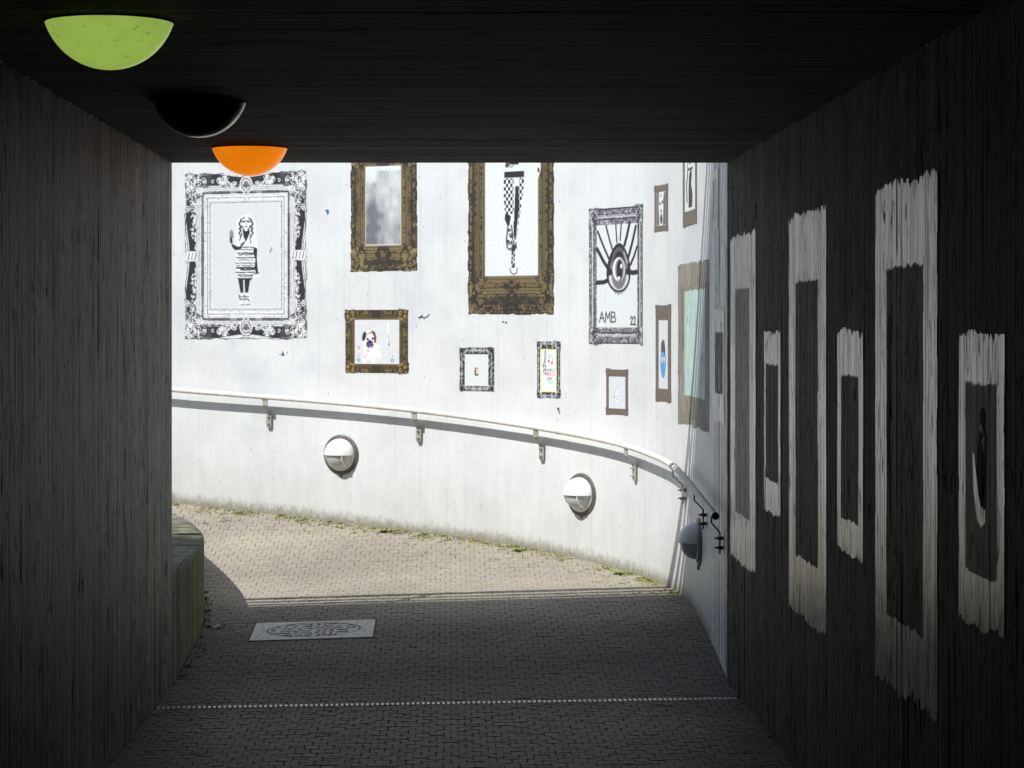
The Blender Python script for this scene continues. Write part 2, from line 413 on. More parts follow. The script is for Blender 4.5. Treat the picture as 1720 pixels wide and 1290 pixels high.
def pavers():
    V = []; F = []; C = []; rs = np.random.RandomState(3)
    px, py = .056, .041
    cover = (-.993, -.372, 11.677, 12.138)
    for j in range(int((15.7 - 6.6) / py)):
        yc = 6.6 + j * py
        if 10.02 < yc + .04 and yc < 10.22: pass
        x0 = -2.6 + (px / 2 if (j // 2) % 2 else 0) + (rs.uniform(-.002, .002) if j % 2 == 0 else 0)
        tone = rs.uniform(.97, 1.03)
        for i in range(int(4.0 / px)):
            xc = x0 + i * px
            gp = .0010 if yc > 10.3 else .0015; wob = 1 if yc > 10.3 else 2.0
            xl, xr, yl, yr = xc - px / 2 + gp * .45, xc + px / 2 - gp * .45, yc - py / 2 + gp, yc + py / 2 - gp
            if yc < 10.7: xl, xr = max(xl, -1.249), min(xr, 1.245)
            else: xl, xr = max(xl, low_x(yc) + .004), min(xr, np.interp(yc, GY, WX) + .05)
            dl = 10.115 + .05 * xc
            if yc < dl: yr = min(yr, dl - .0305)
            else: yl = max(yl, dl + .0305)
            if xr > cover[0] and xl < cover[1] and yr > cover[2] and yl < cover[3]:
                if xl < cover[0] - .006: xr = min(xr, cover[0])
                elif xr > cover[1] + .006: xl = max(xl, cover[1])
                elif yl < cover[2] - .006: yr = min(yr, cover[2])
                elif yr > cover[3] + .006: yl = max(yl, cover[3])
                else: continue
                if xr < cover[0] + .02 and False: pass
            if xr - xl < .008 or yr - yl < .008: continue
            xc2, yc2 = (xl + xr) / 2, (yl + yr) / 2
            hw = (xr - xl) / 2 - rs.uniform(0, .0006); hd = (yr - yl) / 2 - rs.uniform(0, .0008); ch = min(.0055 + rs.uniform(0, .003), hw * .6, hd * .6); cn, cf = (ch, .0006) if j % 2 == 0 else (.0006, ch)
            dz = rs.normal(0, .0006); sx = rs.normal(0, .008) * wob; sy = rs.normal(0, .009) * wob
            ox = rs.normal(0, .0008); oy = rs.normal(0, .0008)
            oct8 = [(-hw + cn, -hd), (hw - cn, -hd), (hw, -hd + cn), (hw, hd - cf), (hw - cf, hd), (-hw + cf, hd), (-hw, hd - cf), (-hw, -hd + cn)]
            b = len(V)
            for (f, dzz) in ((1.0, -.016), (1.0, -.0016), (.95, 0)):
                for (ax, ay) in oct8:
                    X = xc2 + ox + ax * f; Y = yc2 + oy + ay * f
                    V.append((X, Y, dz + dzz + ax * sx + ay * sy))
            for r in range(2):
                for k in range(8): F.append((b + r * 8 + k, b + r * 8 + (k + 1) % 8, b + r * 8 + 8 + (k + 1) % 8, b + r * 8 + 8 + k))
            F += [(b + 16, b + 17, b + 18, b + 19), (b + 16, b + 19, b + 20, b + 23), (b + 20, b + 21, b + 22, b + 23)]
            t = tone * rs.uniform(.92, 1.07); w = rs.uniform(-.008, .008)
            dk = 1.0
            C += [(.310 * t + w, .280 * t, .225 * t - w)] * 24
    V = np.array(V); V[:, 2] += ground(V[:, 0], V[:, 1]) + .004
    C = np.array(C)
    # paving darkens from before the tunnel mouth inward, mossy and grimy beside the wall
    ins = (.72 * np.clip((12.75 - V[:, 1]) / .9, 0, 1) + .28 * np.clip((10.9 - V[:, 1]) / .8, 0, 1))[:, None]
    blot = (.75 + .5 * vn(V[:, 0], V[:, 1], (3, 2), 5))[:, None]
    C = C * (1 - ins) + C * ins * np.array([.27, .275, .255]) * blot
    nzz = vn(V[:, 0], V[:, 1], (9, 9), 9) + .6 * vn(V[:, 0], V[:, 1], (25, 25), 10)
    wx, wy = np.interp(V[:, 1], GY, WX), 0
    d = (wx - V[:, 0]) * np.where(V[:, 1] > 13, .7, 1)
    mo = np.clip((nzz - .85 - d * 1.6) * 2.0, 0, .8)[:, None] * (V[:, 1] > 12.3)[:, None]
    C = C * (1 - mo) + np.array([.20, .215, .055]) * mo
    bl2 = (.9 + .2 * vn(V[:, 0], V[:, 1], (1.5, 2.5), 15))[:, None]
    C = np.clip(C * bl2, 0.02, .6)
    return V, F, C
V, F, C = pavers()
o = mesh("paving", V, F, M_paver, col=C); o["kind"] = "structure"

# street-level ground around the sunken court
mb = MB()
R0, R1, B = 1.6, -25.5, 400
mb.add([(R0 - .0, -B, TOP - .02), (B, -B, TOP - .02), (B, B, TOP - .02), (R0, B, TOP - .02)], [(0, 1, 2, 3)])
mb.add([(R1, 16.6, TOP - .02), (R0, 16.6, TOP - .02), (R0, B, TOP - .02), (R1, B, TOP - .02)], [(0, 1, 2, 3)])
mb.add([(-B, -B, TOP - .02), (R1, -B, TOP - .02), (R1, B, TOP - .02), (-B, B, TOP - .02)], [(0, 1, 2, 3)])
mb.add([(R1, -B, CEIL + .5), (R0, -B, CEIL + .5), (R0, 10.46, CEIL + .5), (R1, 10.46, CEIL + .5)], [(0, 1, 2, 3)])
xo, yo = x - nx * (th - .01), y - ny * (th - .01)
Vs = []; 
for i in range(n): Vs += [(xo[i], yo[i], TOP - .02), (min(R0, max(xo[i], R1) + max(0, 1.6 - xo[i]) * (1 if us[i] < 2.2 else 0)), 16.6 if us[i] >= 2.2 else yo[i], TOP - .02)]
mb.add(Vs, [(2 * i, 2 * i + 1, 2 * i + 3, 2 * i + 2) for i in range(n - 1)])
o = mb.build("ground", M_soil); o["kind"] = "structure"

# low wall, and the unseen bed behind it made pale to bounce light
gl = ground(lx, ly); LT = .50
tx = np.gradient(lx); ty = np.gradient(ly); q = np.hypot(tx, ty); tx /= q; ty /= q
ix, iy = lx - ty * .42, ly + tx * .42          # towards the bed (left of the direction of travel)
ix = np.minimum(ix, lx - .02)
topz = np.maximum(LT, gl + .10)
prof = [(lx, ly, gl - .3, gl * 0 - .3), (lx, ly, gl, gl * 0), (lx, ly, topz - .012, topz - gl), (lx - ty * .012, ly + tx * .012, topz, topz - gl + .05), (ix, iy, topz, topz - gl + .3), (ix, iy, topz - .3, topz)]
V = np.concatenate([np.c_[a, b, c] for a, b, c, h in prof]); W = np.concatenate([np.c_[20 + tt * (1 if k < 3 else .12), c + k * .03, h] for k, (a, b, c, h) in enumerate(prof)])
n2 = len(tt); a, b = np.meshgrid(np.arange(n2 - 1), np.arange(len(prof) - 1)); q = (b * n2 + a).ravel()
def algae(t, wc, c):
    sep = t.n("ShaderNodeSeparateXYZ"); t.put(sep.inputs[0], wc); u, z, h = sep.outputs
    f = t.math('MULTIPLY', t.ramp(u, 20.45, 21.2, .25, 1), t.ramp(t.noise(wc, (20, 2.5, 0), 4, .7), .35, .62, .2, .9))
    f = t.math('MULTIPLY', f, t.ramp(h, .5, .40))
    c = t.mix(f, c, (.11, .13, .012))
    p = t.ramp(t.noise(t.pos(), (8, 8, 8), 4, .7), .48, .62, .1, .6)
    return t.mix(t.math('MULTIPLY', p, t.ramp(h, .42, .46)), c, (.30, .29, .17))
M_low = concrete("mossy_low_concrete", (.15, .148, .115), .5, .5, algae)
lw = mesh("low_wall", V, np.c_[q, q + 1, q + n2 + 1, q + n2], M_low, origin=(-1.25, 11.5, 0), wc=W, smooth=True)
lw.data.set_sharp_from_angle(angle=math.radians(40))
tag(lw, "low curved concrete kerb wall with green algae at the left of the tunnel mouth", "wall")
Vs = []
for i in range(n2):
    Vs += [(ix[i], iy[i], topz[i] - .015), (min(ix[i], -12) if i > n2 - 3 else min(-12.0, ix[i]), 10.7 if ly[i] < 14.9 or True else iy[i], .9)]
mb = MB().add(Vs, [(2 * i, 2 * i + 2, 2 * i + 3, 2 * i + 1) for i in range(n2 - 1)])
o = mb.build("bounce_bed", plain("pale_bounce_gravel", (.36, .35, .31), .9, 0, .3, 25)); o["kind"] = "structure"  # pale colour chosen to bounce light onto the right tunnel wall

# ---------------------------------------------------------------- guard railing over the tunnel mouth (throws the striped shadow)
gr = empty("guard_railing", (0, 10.66, EYE + 1.76), "dark horizontal bar railing on the parapet above the tunnel mouth", "railing")
zt = EYE + 1.76
ry = 10.655
MB().tube([(-12, ry, zt + .50), (1.6, ry, zt + .50)], .034, 10).build("top_rail", M_guard, gr, smooth=True)
for zz in (.15, .31):
    MB().tube([(-12, ry, zt + zz), (1.6, ry, zt + zz)], .024, 8).build("bar", M_guard, gr, smooth=True)
for k in range(8):
    xx = 1.5 - k * 1.85
    MB().box((xx, ry, zt + .245), (.02, .035, .49)).build("post", M_guard, gr)

# ---------------------------------------------------------------- handrail on the curved wall
RU = [6.041, 5.366, 4.856, 4.304, 3.422, 2.984, 2.615, 2.15, 1.721, 1.085, .551, .02]
RZ = [1.199, 1.16, 1.132, 1.094, 1.008, .968, .934, .900, .870, .829, .790, .752]
RU2 = [22, 12, 8] + RU; RZ2 = [2.6, 1.80, 1.38] + RZ
def rail_z(u):
    f = lambda u: np.interp(-u, -np.array(RU2), RZ2)
    return (f(u - .25) + f(u) * 2 + f(u + .25)) / 4 if u > .3 else f(u)
def rail_pt(u, c=None, dz=0):
    c = float(np.interp(u, [0, 1.7], [.053, .067]))
    x, y, nx, ny = wall_at(u); return (float(x + nx * c), float(y + ny * c), float(rail_z(u)) + dz)
hr = empty("handrail", (.2, 14.3, .3), "long pale tubular handrail sloping along the curved white wall", "handrail")
MB().tube([rail_pt(u) for u in np.arange(1.62, 22, .08)], .0160, 14).build("rail", M_rail, hr, smooth=True)
low = MB().tube([rail_pt(u) for u in np.r_[np.arange(.015, 1.62, .06), 1.62]], .0165, 14).build("rail", M_galv, hr, smooth=True)
low["label"] = "unpainted grey lower end of the rail"
MB().tube([rail_pt(.0), rail_pt(.017)], .0172, 14).build("end_cap", M_blk, hr)
for u in (1.60, 1.72):
    MB().tube([rail_pt(u), rail_pt(u + .05)], .0195, 14).build("collar", M_rail, hr, smooth=True)
for u in (3.30, 4.60):
    MB().tube([rail_pt(u), rail_pt(u + .012)], .0184, 14).build("collar", M_rail, hr, smooth=True)
def bracket(u, mat):
    x, y, nx, ny = [float(v) for v in wall_at(u)]; zr = float(rail_z(u)); T = np.array((-ny, nx, 0)); N = np.array((nx, ny, 0)); O = np.array((x, y, 0)); Z = np.array((0, 0, 1.0))
    w, t = .0175, .0035
    cc = float(np.interp(u, [0, 1.7], [.053, .067]))
    prof = [(cc, zr - .011), (cc, zr - .052), (.016, zr - .098), (.0155, zr - .182), (.0155, zr - .195)]
    ws = [w, w, w, w, w * .55]
    mb = MB(); V = []
    nn = []
    for i, (c, z) in enumerate(prof):
        a = np.array(prof[max(i - 1, 0)]); b = np.array(prof[min(i + 1, len(prof) - 1)]); d = (b - a) / np.linalg.norm(b - a); m = np.array((-d[1], d[0]))
        for sg in (-1, 1):
            for st in (-1, 1):
                p = O + N * (c + m[0] * t * st) + Z * (z + m[1] * t * st) + T * ws[i] * sg; V.append(p)
    F = []
    for i in range(len(prof) - 1):
        b0, b1 = i * 4, i * 4 + 4
        for e in ((0, 1), (1, 3), (3, 2), (2, 0)): F.append((b0 + e[0], b0 + e[1], b1 + e[1], b1 + e[0]))
    F += [(0, 2, 3, 1), (16, 17, 19, 18)]
    bo = mb.add(V, F).build("bracket", mat, hr, origin=(x, y, zr - .195))
    for dz in (-.125, -.168):
        p = O + Z * (zr + dz)
        MB().tube([p + N * .0, p + N * .012], .0095, 6).tube([p + N * .0195, p + N * .027], .0085, 6).tube([p + N * .012, p + N * .040], .0042, 6).build("bolt", M_bolt if u < 2 else M_bracket, bo)
for u in (6.45, 5.44, 4.37, 3.484, 2.648, 1.77): bracket(u, M_bracket)
for u in (.878, .17): bracket(u, M_bolt)

# ---------------------------------------------------------------- round wall lights
def wall_light(u, zc, label):
    x, y, nx, ny = [float(v) for v in wall_at(u)]; R = np.array((ny, -nx, 0)); R = -np.array((-ny, nx, 0)); N = np.array((nx, ny, 0)); Z = np.array((0, 0, 1.0)); O = np.array((x, y, zc))
    e = empty("wall_light", (x, y, zc), label, "wall light", "round hooded lights on the curved wall")
    P = lambda a, b, c: O + R * a + Z * b + N * c
    def ring(rad, c, n=40): return [P(rad * math.cos(2 * math.pi * k / n), rad * math.sin(2 * math.pi * k / n), c) for k in range(n)]
    def lathe(pr, n=40):
        mb = MB(); V = []; F = []
        for r_, c_ in pr: V += ring(r_, c_, n)
        for i in range(len(pr) - 1):
            for k in range(n): F.append((i * n + k, i * n + (k + 1) % n, (i + 1) * n + (k + 1) % n, (i + 1) * n + k))
        F.append(tuple(range((len(pr) - 1) * n, len(pr) * n))); return mb.add(V, F)
    lathe([(.124, 0), (.124, .006), (.118, .010), (.10, .010)]).build("back_plate", M_plate, e, smooth=True)
    lathe([(.098, .008), (.100, .012), (.100, .018), (.094, .022), (.086, .022)]).build("base_ring", M_lampw, e, smooth=True)
    def quarter(r, dep, c0, up, n=24, m=12):
        V = []; F = []
        for i in range(m + 1):
            ph = math.pi / 2 * i / m
            for k in range(n + 1):
                th_ = math.pi * k / n * (1 if up else -1)
                V.append(P(r * math.cos(ph) * math.cos(th_), r * math.cos(ph) * math.sin(th_), c0 + dep * math.sin(ph)))
        for i in range(m):
            for k in range(n): F.append((i * (n + 1) + k, i * (n + 1) + k + 1, (i + 1) * (n + 1) + k + 1, (i + 1) * (n + 1) + k))
        edge = [i * (n + 1) for i in range(m + 1)] + [i * (n + 1) + n for i in range(m - 1, -1, -1)]
        F.append(tuple(edge)); return MB().add(V, F)
    quarter(.100, .092, .018, True).build("hood", M_lampw, e, smooth=True)
    quarter(.086, .080, .018, False).build("diffuser", M_lampg, e, smooth=True)
    for a in (-.052, .070):
        rr = math.sqrt(.090 ** 2 - a * a); V = []
        pts = [P(a, -rr * math.sin(q_), .018 + .086 * math.sqrt(1 - (a / .090) ** 2) * math.cos(q_)) for q_ in np.linspace(0, math.pi / 2, 12)]
        MB().tube(pts, .004, 6).build("rib", M_lampw, e, smooth=True)
    MB().tube([P(0, -.116, .008), P(0, -.138, .006)], .006, 6).build("drip_spout", M_plate, e)
wall_light(4.93, .812, "round white hooded wall light below the painted dog picture")
wall_light(3.175, .634, "round white hooded wall light below the painted boat and eye pictures")
wall_light(1.20, .527, "round hooded wall light in shadow at the lower end of the handrail")

# ---------------------------------------------------------------- ceiling lights
def ceiling_light(yy, mat, label):
    e = empty("ceiling_light", (-.823, yy, CEIL), label, "ceiling light", "domed lights on the tunnel ceiling")
    n = 48; V = []; F = []; m = 14; R = .162; a0 = math.asin(.154 / R)
    for i in range(m):
        a = a0 * (1 - i / m)
        for k in range(n):
            V.append((-.823 + R * math.sin(a) * math.cos(2 * math.pi * k / n), yy + R * math.sin(a) * math.sin(2 * math.pi * k / n), CEIL - .006 - (R * math.cos(a) - R * math.cos(a0))))
    V.append((-.823, yy, CEIL - .006 - R + R * math.cos(a0)))
    for i in range(m - 1):
        for k in range(n): F.append((i * n + k, (i + 1) * n + k, (i + 1) * n + (k + 1) % n, i * n + (k + 1) % n))
    for k in range(n): F.append(((m - 1) * n + k, len(V) - 1, (m - 1) * n + (k + 1) % n))
    mesh("dome", V, F, mat, e, smooth=True)
    mb = MB(); V = []
    for z_, r_ in ((CEIL - .0005, .158), (CEIL - .006, .158), (CEIL - .006, .150)):
        V += [(-.823 + r_ * math.cos(2 * math.pi * k / n), yy + r_ * math.sin(2 * math.pi * k / n), z_) for k in range(n)]
    mb.add(V, [(i * n + k, i * n + (k + 1) % n, (i + 1) * n + (k + 1) % n, (i + 1) * n + k) for i in range(2) for k in range(n)]).build("base_ring", M_blk, e)
ceiling_light(5.75, M_green, "glowing green dome light on the tunnel ceiling, nearest")
ceiling_light(7.80, M_off, "unlit black dome light on the ceiling between green and orange ones")
ceiling_light(9.78, M_orange, "glowing orange dome light on the ceiling at the tunnel mouth")

# ---------------------------------------------------------------- drain channel
dr = empty("drain_channel", (0, 10.115, 0), "narrow steel slotted drain grating across the paved floor inside the tunnel mouth", "drain")
dy = lambda xx: 10.115 + .05 * xx
mb = MB(); ax = (np.array((1, .05, 0.009)), np.array((-.05, 1, 0)), np.array((0, 0, 1)))
for s_ in (-.029, .029): mb.box((0, dy(0) + s_, -.001), (2.48, .004, .010), ax)
mb.build("edge_strip", plain("pale_edge_steel", (.30, .30, .28), .5), dr)
mb = MB(); xx = -1.232
while xx < 1.235:
    mb.box((xx, dy(xx), .001 + .009 * xx), (.0125, .050, .010), ax); xx += .0215
mb.build("grating", plain("zinc_grating", (.62, .62, .60), .4, .35, .2, 60), dr)
MB().box((0, dy(0), -.02), (2.48, .05, .01), ax).build("gutter", M_blk, dr)

# ---------------------------------------------------------------- painted canvases: colours drawn in code on a fine grid that follows the wall
class Cv:
    def __init__(s, w, h, res=.004, base=(0, 0, 0), id0=1):
        s.w, s.h = w, h; s.nx = int(round(w / res)) + 1; s.ny = int(round(h / res)) + 1; s.res = w / (s.nx - 1)
        s.X, s.Y = np.meshgrid(np.linspace(0, w, s.nx), np.linspace(0, h, s.ny))
        s.C = np.zeros((s.ny, s.nx, 3)) + np.array(base); s.id = np.full((s.ny, s.nx), id0)
        s.sym = False; s.pad = .01
    def bl(s, m, col): s.C += (np.array(col) - s.C) * m[..., None]
    def cov(s, d): return np.clip(.5 - d / s.res, 0, 1)
    def rect(s, x0, y0, x1, y1, col, a=1, r=0.0):
        d = np.maximum(np.abs(s.X - (x0 + x1) / 2) - (x1 - x0) / 2, np.abs(s.Y - (y0 + y1) / 2) - (y1 - y0) / 2); s.bl(s.cov(d - r) * a, col)
    def ell(s, cx, cy, rx, ry, col, a=1, rot=0):
        c, q = math.cos(rot), math.sin(rot); x = (s.X - cx) * c + (s.Y - cy) * q; y = -(s.X - cx) * q + (s.Y - cy) * c
        d = (np.sqrt((x / rx) ** 2 + (y / ry) ** 2) - 1) * min(rx, ry); s.bl(s.cov(d) * a, col)
    def poly(s, pts, col, a=1):
        n = len(pts); ins = np.zeros(s.X.shape, bool); D = np.full(s.X.shape, 9.)
        for i in range(n):
            x0, y0 = pts[i]; x1, y1 = pts[(i + 1) % n]
            if y0 != y1: ins ^= ((s.Y < y0) != (s.Y < y1)) & (s.X < (x1 - x0) * (s.Y - y0) / (y1 - y0) + x0)
            D = np.minimum(D, s.seg(x0, y0, x1, y1))
        s.bl(s.cov(np.where(ins, -D, D)) * a, col)
    def seg(s, x0, y0, x1, y1, X=None, Y=None):
        X = s.X if X is None else X; Y = s.Y if Y is None else Y
        dx, dy_ = x1 - x0, y1 - y0; L = dx * dx + dy_ * dy_ + 1e-12
        t = np.clip(((X - x0) * dx + (Y - y0) * dy_) / L, 0, 1); return np.hypot(X - x0 - t * dx, Y - y0 - t * dy_)
    def line(s, pts, w, col, a=1):
        sets = [pts]
        if s.sym: sets = [pts, [(s.w - x, y) for x, y in pts], [(x, s.h - y) for x, y in pts], [(s.w - x, s.h - y) for x, y in pts]]
        for P in sets:
            P = np.array(P); x0, y0 = P.min(0) - w - s.pad; x1, y1 = P.max(0) + w + s.pad
            i0, i1 = max(0, int(x0 / s.res)), min(s.nx, int(x1 / s.res) + 2); j0, j1 = max(0, int(y0 / s.res)), min(s.ny, int(y1 / s.res) + 2)
            if i0 >= i1 or j0 >= j1: continue
            X = s.X[j0:j1, i0:i1]; Y = s.Y[j0:j1, i0:i1]; D = np.full(X.shape, 9.)
            for k in range(len(P) - 1): D = np.minimum(D, s.seg(*P[k], *P[k + 1], X, Y))
            m = s.cov(D - w / 2)[..., None] * a; s.C[j0:j1, i0:i1] += (np.array(col) - s.C[j0:j1, i0:i1]) * m
    def spiral(s, cx, cy, r, turns, ph, w, col, hand=1, a=1):
        q = np.linspace(0, 1, 14); an = ph + hand * q * turns * 2 * math.pi; rr = r * (1 - q * .85)
        s.line([(cx + R_ * math.cos(t), cy + R_ * math.sin(t)) for R_, t in zip(rr, an)], w, col, a)
    def scrolls(s, box, n, rr, w, col, seed, a=1):
        g = random.Random(seed)
        for k in range(n):
            s.spiral(g.uniform(box[0], box[2]), g.uniform(box[1], box[3]), g.uniform(*rr), g.uniform(.5, 1.4), g.uniform(0, 6.3), w * g.uniform(.7, 1.3), col, g.choice((-1, 1)), a)
    def text(s, t, x, y, hgt, wid, w, col, gap=.25, slant=0):
        for ch in t:
            for st in GLYPH[ch]: s.line([(x + (px_ + slant * py_) * wid, y + py_ * hgt) for px_, py_ in st], w, col)
            x += wid * (1 + gap) * (.35 if ch == ' ' else 1)

GLYPH = {' ': [], 'A': [[(0, 0), (.5, 1), (1, 0)], [(.2, .4), (.8, .4)]], 'M': [[(0, 0), (.1, 1), (.5, .35), (.9, 1), (1, 0)]],
         'B': [[(.05, 0), (.05, 1), (.7, .95), (.8, .72), (.6, .52), (.05, .5)], [(.6, .52), (.95, .3), (.8, .05), (.05, 0)]],
         '2': [[(.05, .75), (.3, 1), (.75, .95), (.85, .7), (.1, .05), (1.0, .02)]], 'W': [[(0, 1), (.25, 0), (.5, .7), (.75, 0), (1, 1)]],
         'O': [[(.5, 0), (.05, .3), (.05, .7), (.5, 1), (.95, .7), (.95, .3), (.5, 0)]], 'R': [[(.05, 0), (.05, 1), (.8, .95), (.85, .65), (.05, .5), (.95, 0)]],
         'L': [[(.1, 1), (.1, 0), (.9, 0)]], 'D': [[(.05, 0), (.05, 1), (.7, .85), (.95, .5), (.7, .12), (.05, 0)]], 'U': [[(.05, 1), (.1, .15), (.5, 0), (.9, .15), (.95, 1)]],
         'S': [[(.9, .9), (.4, 1), (.1, .78), (.85, .3), (.6, 0), (.1, .08)]], 'I': [[(.5, 0), (.5, 1)]], 'C': [[(.95, .85), (.5, 1), (.05, .6), (.1, .2), (.5, 0), (.95, .15)]],
         'Y': [[(0, 1), (.5, .5), (1, 1)], [(.5, .5), (.5, 0)]]}

def lin(*c): return tuple((v / 255 / 12.92 if v / 255 < .04045 else ((v / 255 + .055) / 1.055) ** 2.4) for v in c)
WHT = lin(226, 229, 230); PALE = lin(212, 216, 215); BLK = lin(38, 36, 46); GOLD = lin(130, 114, 78); DKG = lin(46, 40, 30); GRY = lin(120, 118, 122); BRN = lin(120, 110, 98)

def put_on_wall(parts, cv, u_right, z0, layer, mat, name_ids, origin_obj):
    """u runs right to left in the canvas: x = 0 is the left edge as one faces the wall"""
    U = u_right + cv.w - cv.X; x_, y_, nx_, ny_ = wall_at(U); Z = z0 + cv.Y
    off = .0022 + .0015 * layer
    V = np.stack([x_ + nx_ * off, y_ + ny_ * off, Z], -1).reshape(-1, 3)
    W = np.stack([U + (40 if False else 0), Z, Z], -1).reshape(-1, 3); C = cv.C.reshape(-1, 3)
    a, b = np.meshgrid(np.arange(cv.nx - 1), np.arange(cv.ny - 1)); q = b * cv.nx + a; idd = cv.id[:-1, :-1]
    for k, nm in name_ids.items():
        m = idd == k
        if not m.any(): continue
        qq = q[m]; F = np.c_[qq, qq + 1, qq + cv.nx + 1, qq + cv.nx]
        used, inv = np.unique(F.ravel(), return_inverse=True)
        parts.append(mesh(nm, V[used], inv.reshape(-1, 4).astype(np.int32), M_dull if (mat is M_wash and k == 2) else mat, origin_obj, col=C[used], wc=W[used]))

def ragged(cv, inner, amp=.006, lobes=0, seed=1, step=0):
    """mask the outline: id 0 outside, 2 inside the opening"""
    n1 = (vn(cv.Y, cv.Y * 0, (28, 1), seed) - .5) * amp; n2 = (vn(cv.X, cv.X * 0, (28, 1), seed + 1) - .5) * amp
    n3 = (vn(cv.Y, cv.Y * 0 + 5, (28, 1), seed + 2) - .5) * amp; n4 = (vn(cv.X, cv.X * 0 + 9, (28, 1), seed + 3) - .5) * amp
    inx = np.minimum(cv.X - amp * .6 - n1, cv.w - amp * .6 - cv.X + n3); iny = np.minimum(cv.Y - amp * .6 - n2, cv.h - amp * .6 - cv.Y + n4)
    ins = (inx > 0) & (iny > 0)
    if lobes:
        # the side rails stand a little inside the corner blocks
        cx = np.minimum(cv.X, cv.w - cv.X); cy = np.minimum(cv.Y, cv.h - cv.Y)
        ins &= ~((cx < step) & (cy > lobes)) & ~((cy < step) & (cx > lobes))
    cv.id[~ins] = 0
    x0, y0, x1, y1 = inner
    o = (cv.X > x0 + n1 * .5) & (cv.X < x1 + n3 * .5) & (cv.Y > y0 + n2 * .5) & (cv.Y < y1 + n4 * .5)
    cv.id[o & ins] = 2
    return o

def new_frame(label, cat, u, z, group="ornate frames painted on the curved wall"):
    x_, y_, _, _ = wall_at(u); return empty("painted_picture", (float(x_), float(y_), z), label, cat, group)

# 1 the large black and white frame with the girl
def girl(cv, ox, oy, s):
    P = lambda pts: [(ox + a * s, oy + b * s) for a, b in pts]
    W = lambda pts, c, a=1: cv.poly(P(pts), c, a)
    Lr = lambda pts, w, c: cv.line(P(pts), w * s, c)
    # local box: x -0.16..0.16, y 0..1  (feet at 0)
    cv.ell(ox, oy + .87 * s, .105 * s, .115 * s, WHT)
    W([(-.13, .72), (-.11, .92), (.11, .92), (.14, .62), (.12, .45), (-.10, .45)], WHT)
    W([(-.12, .30), (.16, .30), (.14, .62), (-.12, .62)], WHT)
    cv.ell(ox - .005 * s, oy + .865 * s, .048 * s, .062 * s, WHT)
    for sx in (-1, 1):
        for k in range(7):
            Lr([(sx * (.056 + .012 * (k % 3)), .93 - k * .028), (sx * (.064 + .016 * (k % 2)), .910 - k * .028)], .019, BLK)
    Lr([(-.045, .903), (-.012, .908)], .017, BLK); Lr([(.012, .908), (.042, .901)], .017, BLK); Lr([(-.018, .850), (.016, .850)], .010, lin(100, 98, 104)); Lr([(.0, .885), (.003, .87)], .007, GRY)
    Lr([(-.048, .86), (-.04, .835), (-.02, .82)], .010, BLK); Lr([(.048, .86), (.04, .835), (.02, .82)], .010, BLK)
    Lr([(-.02, .95), (-.035, .935)], .012, BLK); Lr([(.03, .945), (.045, .925)], .012, BLK)
    W([(-.045, .825), (.0, .798), (.04, .825), (.045, .78), (.012, .71), (-.002, .685), (-.03, .74)], BLK)
    W([(-.002, .70), (-.06, .665), (-.07, .63), (-.03, .655)], BLK); Lr([(-.055, .78), (-.075, .70)], .012, BLK); Lr([(.045, .74), (.06, .67)], .010, BLK)
    # raised left hand and arm
    W([(-.195, .735), (-.165, .735), (-.158, .675), (-.19, .675)], BLK)
    for dx, top in ((-.192, .80), (-.176, .815), (-.160, .80)): Lr([(dx * .97, .73), (dx, top)], .010, BLK)
    W([(-.18, .68), (-.155, .66), (-.10, .635), (-.03, .64), (-.07, .60), (-.13, .595), (-.165, .63)], BLK)
    # right arm down
    W([(.09, .63), (.135, .61), (.13, .50), (.145, .36), (.12, .345), (.10, .40), (.112, .5), (.085, .56)], BLK)
    Lr([(.11, .34), (.15, .35)], .016, BLK)
    # striped woolly dress
    rg = random.Random(5)
    for yy, x0, x1, w in ((.625, -.03, .09, .012), (.60, -.06, .08, .009), (.565, -.10, .10, .014), (.545, -.08, .09, .012), (.515, -.11, .105, .012), (.49, -.09, .08, .008), (.455, -.12, .10, .010), (.43, -.11, .09, .009), (.405, -.11, .11, .02), (.385, -.06, .10, .018), (.355, -.12, .10, .013), (.325, -.10, .10, .012), (.31, -.08, .08, .008)):
        xx = x0
        while xx < x1:
            l = rg.uniform(.03, .08); Lr([(xx, yy + rg.uniform(-.004, .004)), (min(x1, xx + l), yy + rg.uniform(-.004, .004))], w, BLK); xx += l + rg.uniform(.0, .022)
    W([(-.11, .295), (.08, .295), (.06, .27), (-.09, .28)], BLK)
    # legs and trainers
    W([(-.095, .285), (-.035, .285), (-.03, .13), (-.065, .13)], BLK); W([(-.02, .285), (.05, .285), (.025, .135), (-.012, .135)], BLK)
    for cx in (-.05, .01):
        W([(cx - .035, .135), (cx + .03, .135), (cx + .05, .04), (cx + .01, .0), (cx - .035, .02)], WHT)
        Lr([(cx - .03, .11), (cx - .02, .06), (cx + .01, .07), (cx + .03, .045)], .012, BLK); Lr([(cx - .03, .09), (cx + .02, .095)], .010, BLK); Lr([(cx - .01, .005), (cx + .035, .012)], .008, BLK)

